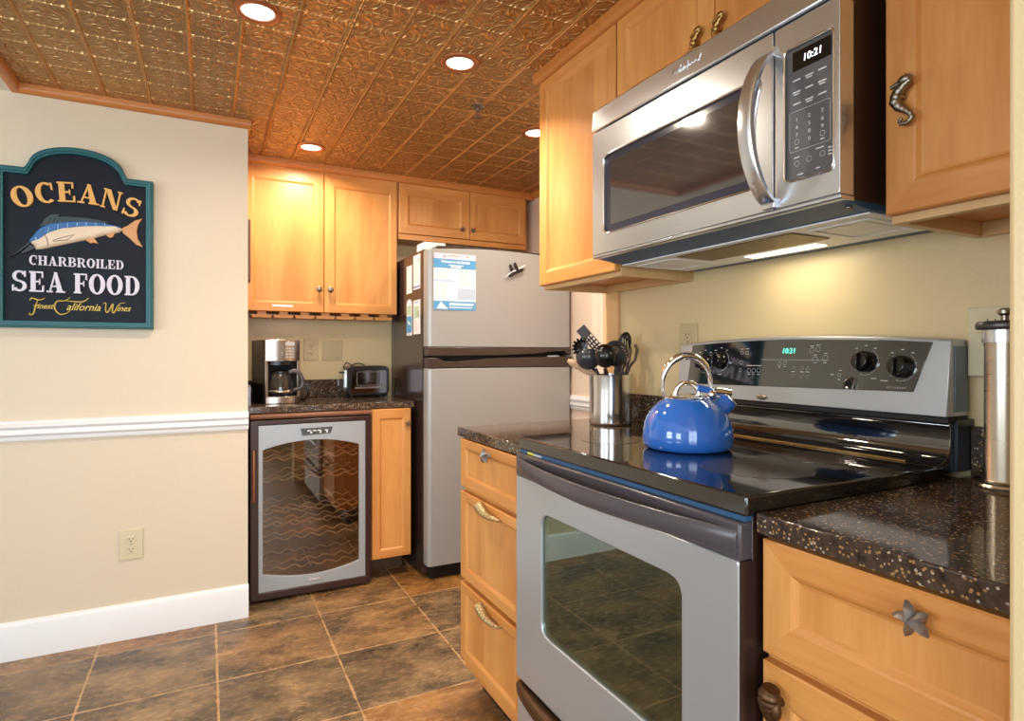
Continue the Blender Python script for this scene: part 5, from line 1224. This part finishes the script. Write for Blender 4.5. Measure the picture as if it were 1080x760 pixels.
# ------------------------------------------------------------------ pepper mill
PX_, PY_ = 1.322, 0.566
t = thing('pepper_mill', 'tall worn metal pepper mill on the counter at the right edge', 'pepper mill', (PX_, PY_, 0.914))
MILL = make_steel('worn_metal', (0.56, 0.52, 0.44, 1), 0.3, (4, 4, 160), 1.0, 0.06)
m = MB(); m.lathe([(0.0001,0.0),(0.043,0.0),(0.044,0.003),(0.042,0.007),(0.034,0.010),(0.031,0.014),(0.0305,0.270),(0.0001,0.270)], (PX_,PY_,0.914), 40); m.build('barrel', MILL, t, 0, 40)
m = MB(); m.lathe([(0.034,0.270),(0.0345,0.285),(0.0345,0.293),(0.0001,0.293)], (PX_,PY_,0.914), 40); m.build('collar', STEEL, t, 0, 40)
m = MB(); m.lathe([(0.030,0.293),(0.042,0.294),(0.0445,0.298),(0.0445,0.304),(0.041,0.309),(0.020,0.311),(0.0001,0.311)], (PX_,PY_,0.914), 40); m.build('cap', mat('mill_cap', C(96,94,96), 0.35, 0.8), t, 0, 40)
m = MB(); m.lathe([(0.006,0.311),(0.006,0.320),(0.0115,0.324),(0.0115,0.330),(0.006,0.334),(0.0001,0.334)], (PX_,PY_,0.914), 24); m.build('knob', NICKEL, t, 0, 40)

# ------------------------------------------------------------------ coffee maker
CMX, CMY = 0.318, 3.270
cmk = thing('coffee_maker', 'steel and black drip coffee maker with glass pot on the back counter', 'coffee maker', (CMX, CMY, 0.914))
Q = Matrix.Translation((CMX, CMY, 0.914)) @ Matrix.Rotation(math.radians(13), 4, 'Z')
w2, dp_ = 0.087, 0.105
CST = make_steel('coffee_steel', (0.50, 0.44, 0.39, 1), 0.3, (200, 200, 4), 1.0, 0.005)
m = MB(Q); m.box(-w2, -0.02, 0.0, w2, dp_, 0.318); m.box(-w2-0.006, -0.080, 0.004, -w2+0.001, dp_, 0.317); m.build('tank', BLACK, cmk, 0.004)
def frontloop(x0, x1, y, bulge, n=12): return [(x0+(x1-x0)*i/n, y-bulge*(1-(2*i/n-1)**2)) for i in range(n+1)]
fl = frontloop(-w2, w2, -0.088, 0.022)
m = MB(Q); pl = fl+[(w2,0.0),(-w2,0.0)]; m.prism(pl, 0.212, 0.320, 'z'); hdp = m.build('brew_head', CST, cmk, 0.003)
m = MB(Q); m.box(-w2, -0.090, 0.030, -w2+0.016, 0.0, 0.215); m.build('side_column', CST, cmk, 0.003)
m = MB(Q); m.box(w2-0.016, -0.090, 0.030, w2, 0.0, 0.215); m.build('side_column', CST, cmk, 0.003)
m = MB(Q); m.prism(frontloop(-w2, w2, -0.090, 0.026)+[(w2,0.0),(-w2,0.0)], 0.0, 0.036, 'z'); m.build('base', CST, cmk, 0.003)
m = MB(Q); m.prism(frontloop(-0.066, 0.066, -0.091, 0.021)+[(0.066,-0.03),(-0.066,-0.03)], 0.190, 0.216, 'z'); m.build('drip_head', BLACK, cmk, 0.003)
m = MB(Q); m.box(-0.070, -0.022, 0.036, 0.070, -0.0195, 0.212); m.build('rear_panel', BLACKM, cmk)
kp = MB(Q)
def cy_(x): return -0.088-0.022*(1-(x/w2)**2)-0.0012
kp.box(0.006, cy_(0.02), 0.290, 0.052, cy_(0.02)+0.004, 0.308)
for r in range(4):
    for c_ in range(3): x = 0.012+c_*0.017; kp.box(x-0.006, cy_(x), 0.229+r*0.0145, x+0.006, cy_(x)+0.004, 0.236+r*0.0145)
kp.box(-0.016, cy_(-0.01), 0.250, -0.008, cy_(-0.01)+0.004, 0.258); kp.box(-0.014, cy_(-0.01), 0.242, -0.008, cy_(-0.01)+0.004, 0.246)
kp.build('buttons', mat('button_silver', C(206,212,220), 0.3, 0.3), hdp, 0.0005)
pcx, pcy = -0.004, -0.070
m = MB(Q); m.lathe([(0.0001,0.038),(0.046,0.038),(0.058,0.046),(0.063,0.064),(0.060,0.090),(0.048,0.128),(0.043,0.142),(0.045,0.152)], (pcx,pcy,0), 36); pot = m.build('pot', GLASS_POT, cmk, 0, 60)
m = MB(Q); m.lathe([(0.0445,0.148),(0.047,0.150),(0.047,0.160),(0.030,0.168),(0.0001,0.170)], (pcx,pcy,0), 32); m.build('pot_lid', BLACK, pot, 0, 40)
m = MB(Q); m.lathe([(0.0635,0.056),(0.0650,0.058),(0.0650,0.066),(0.0635,0.068)], (pcx,pcy,0), 36); m.build('pot_band', CHROME, pot, 0, 40)
m = MB(Q); m.tube([(pcx+0.030,pcy-0.028,0.156),(pcx+0.055,pcy-0.036,0.163),(pcx+0.080,pcy-0.040,0.150),(pcx+0.094,pcy-0.042,0.118),(pcx+0.096,pcy-0.042,0.090),(pcx+0.082,pcy-0.040,0.074),(pcx+0.052,pcy-0.034,0.066)], [0.011,0.012,0.012,0.011,0.010,0.010,0.008], 12, flat=0.8); m.build('pot_handle', HANDLE_D, pot, 0, 60)
m = MB(); m.tube([(0.395,3.30,0.99),(0.445,3.25,1.02),(0.462,3.235,0.985),(0.470,3.24,0.955),(0.462,3.30,0.9195),(0.44,3.42,0.9195),(0.455,3.50,0.94)], 0.0045, 8); m.build('cord', BLACK, cmk, 0, 60)

# ------------------------------------------------------------------ toaster
TX0, TX1, TY0, TY1 = 0.700, 0.940, 3.395, 3.520
ts = thing('toaster', 'black two-slot toaster with shiny side beside the refrigerator', 'toaster', (0.82, 3.46, 0.914))
m = MB(); prof = rrect((TX0+TX1)/2, 1.009, (TX1-TX0)/2, 0.083, 0.030, 6); m.prism(prof, TY0, TY1, 'y'); bd = m.build('body', BLACK, ts, 0.004)
m = MB(); m.prism(rrect((TX0+TX1)/2+0.002, 1.004, 0.102, 0.066, 0.012), TY0-0.003, TY0+0.001, 'y'); sp_ = m.build('side_panel', mat('smoked_chrome', C(92,84,84), 0.07, 1.0), ts, 0.0015)
m = MB(); m.ring(rrect(0.824, 1.022, 0.072, 0.040, 0.010), rrect(0.824, 1.022, 0.069, 0.037, 0.008), TY0-0.0045, TY0-0.0025, 'y'); m.box(0.742, TY0-0.008, 0.966, 0.905, TY0-0.002, 0.976); m.text('T', 0.018, Matrix(((1,0,0,0.855),(0,0,-1,TY0-0.0032),(0,1,0,0.950),(0,0,0,1))), 0.0004, 0.3); m.build('panel_trim', NICKEL, sp_, 0, 0)
m = MB()
for y in (3.435, 3.48): m.box(TX0+0.035, y-0.010, 1.0905, TX1-0.035, y+0.010, 1.0935)
m.build('slots', SLOT, ts)
m = MB(); m.box(TX0-0.006, 3.440, 0.960, TX0+0.001, 3.475, 1.070, 0); m.build('lever_track', CHROME, ts, 0.001)
m = MB(); m.box(TX0-0.032, 3.435, 1.052, TX0-0.004, 3.480, 1.062); m.build('lever', BLACK, ts, 0.003)
m = MB(); m.lathe([(0.0001,0.0),(0.010,0.0),(0.012,0.012),(0.006,0.016),(0.0001,0.016)], (TX0-0.001,3.43,0.962), 18, Matrix.Rotation(-PI/2,4,'Y')); m.build('dial', CHROME, ts, 0, 40)
m = MB()
for x in (TX0+0.03, TX1-0.03):
    for y in (TY0+0.02, TY1-0.02): m.lathe([(0.008,0.0),(0.009,0.016)], (x,y,0.914), 12)
m.build('feet', BLACKM, ts)
m = MB(); m.tube([(0.745,3.525,0.96),(0.715,3.535,1.04),(0.706,3.53,1.090),(0.722,3.525,1.112),(0.742,3.525,1.104),(0.752,3.53,1.094),(0.775,3.53,1.106),(0.80,3.53,1.107),(0.825,3.53,1.098),(0.84,3.535,1.05),(0.85,3.53,0.96)], 0.0035, 8); m.build('cord', BLACK, ts, 0, 60)
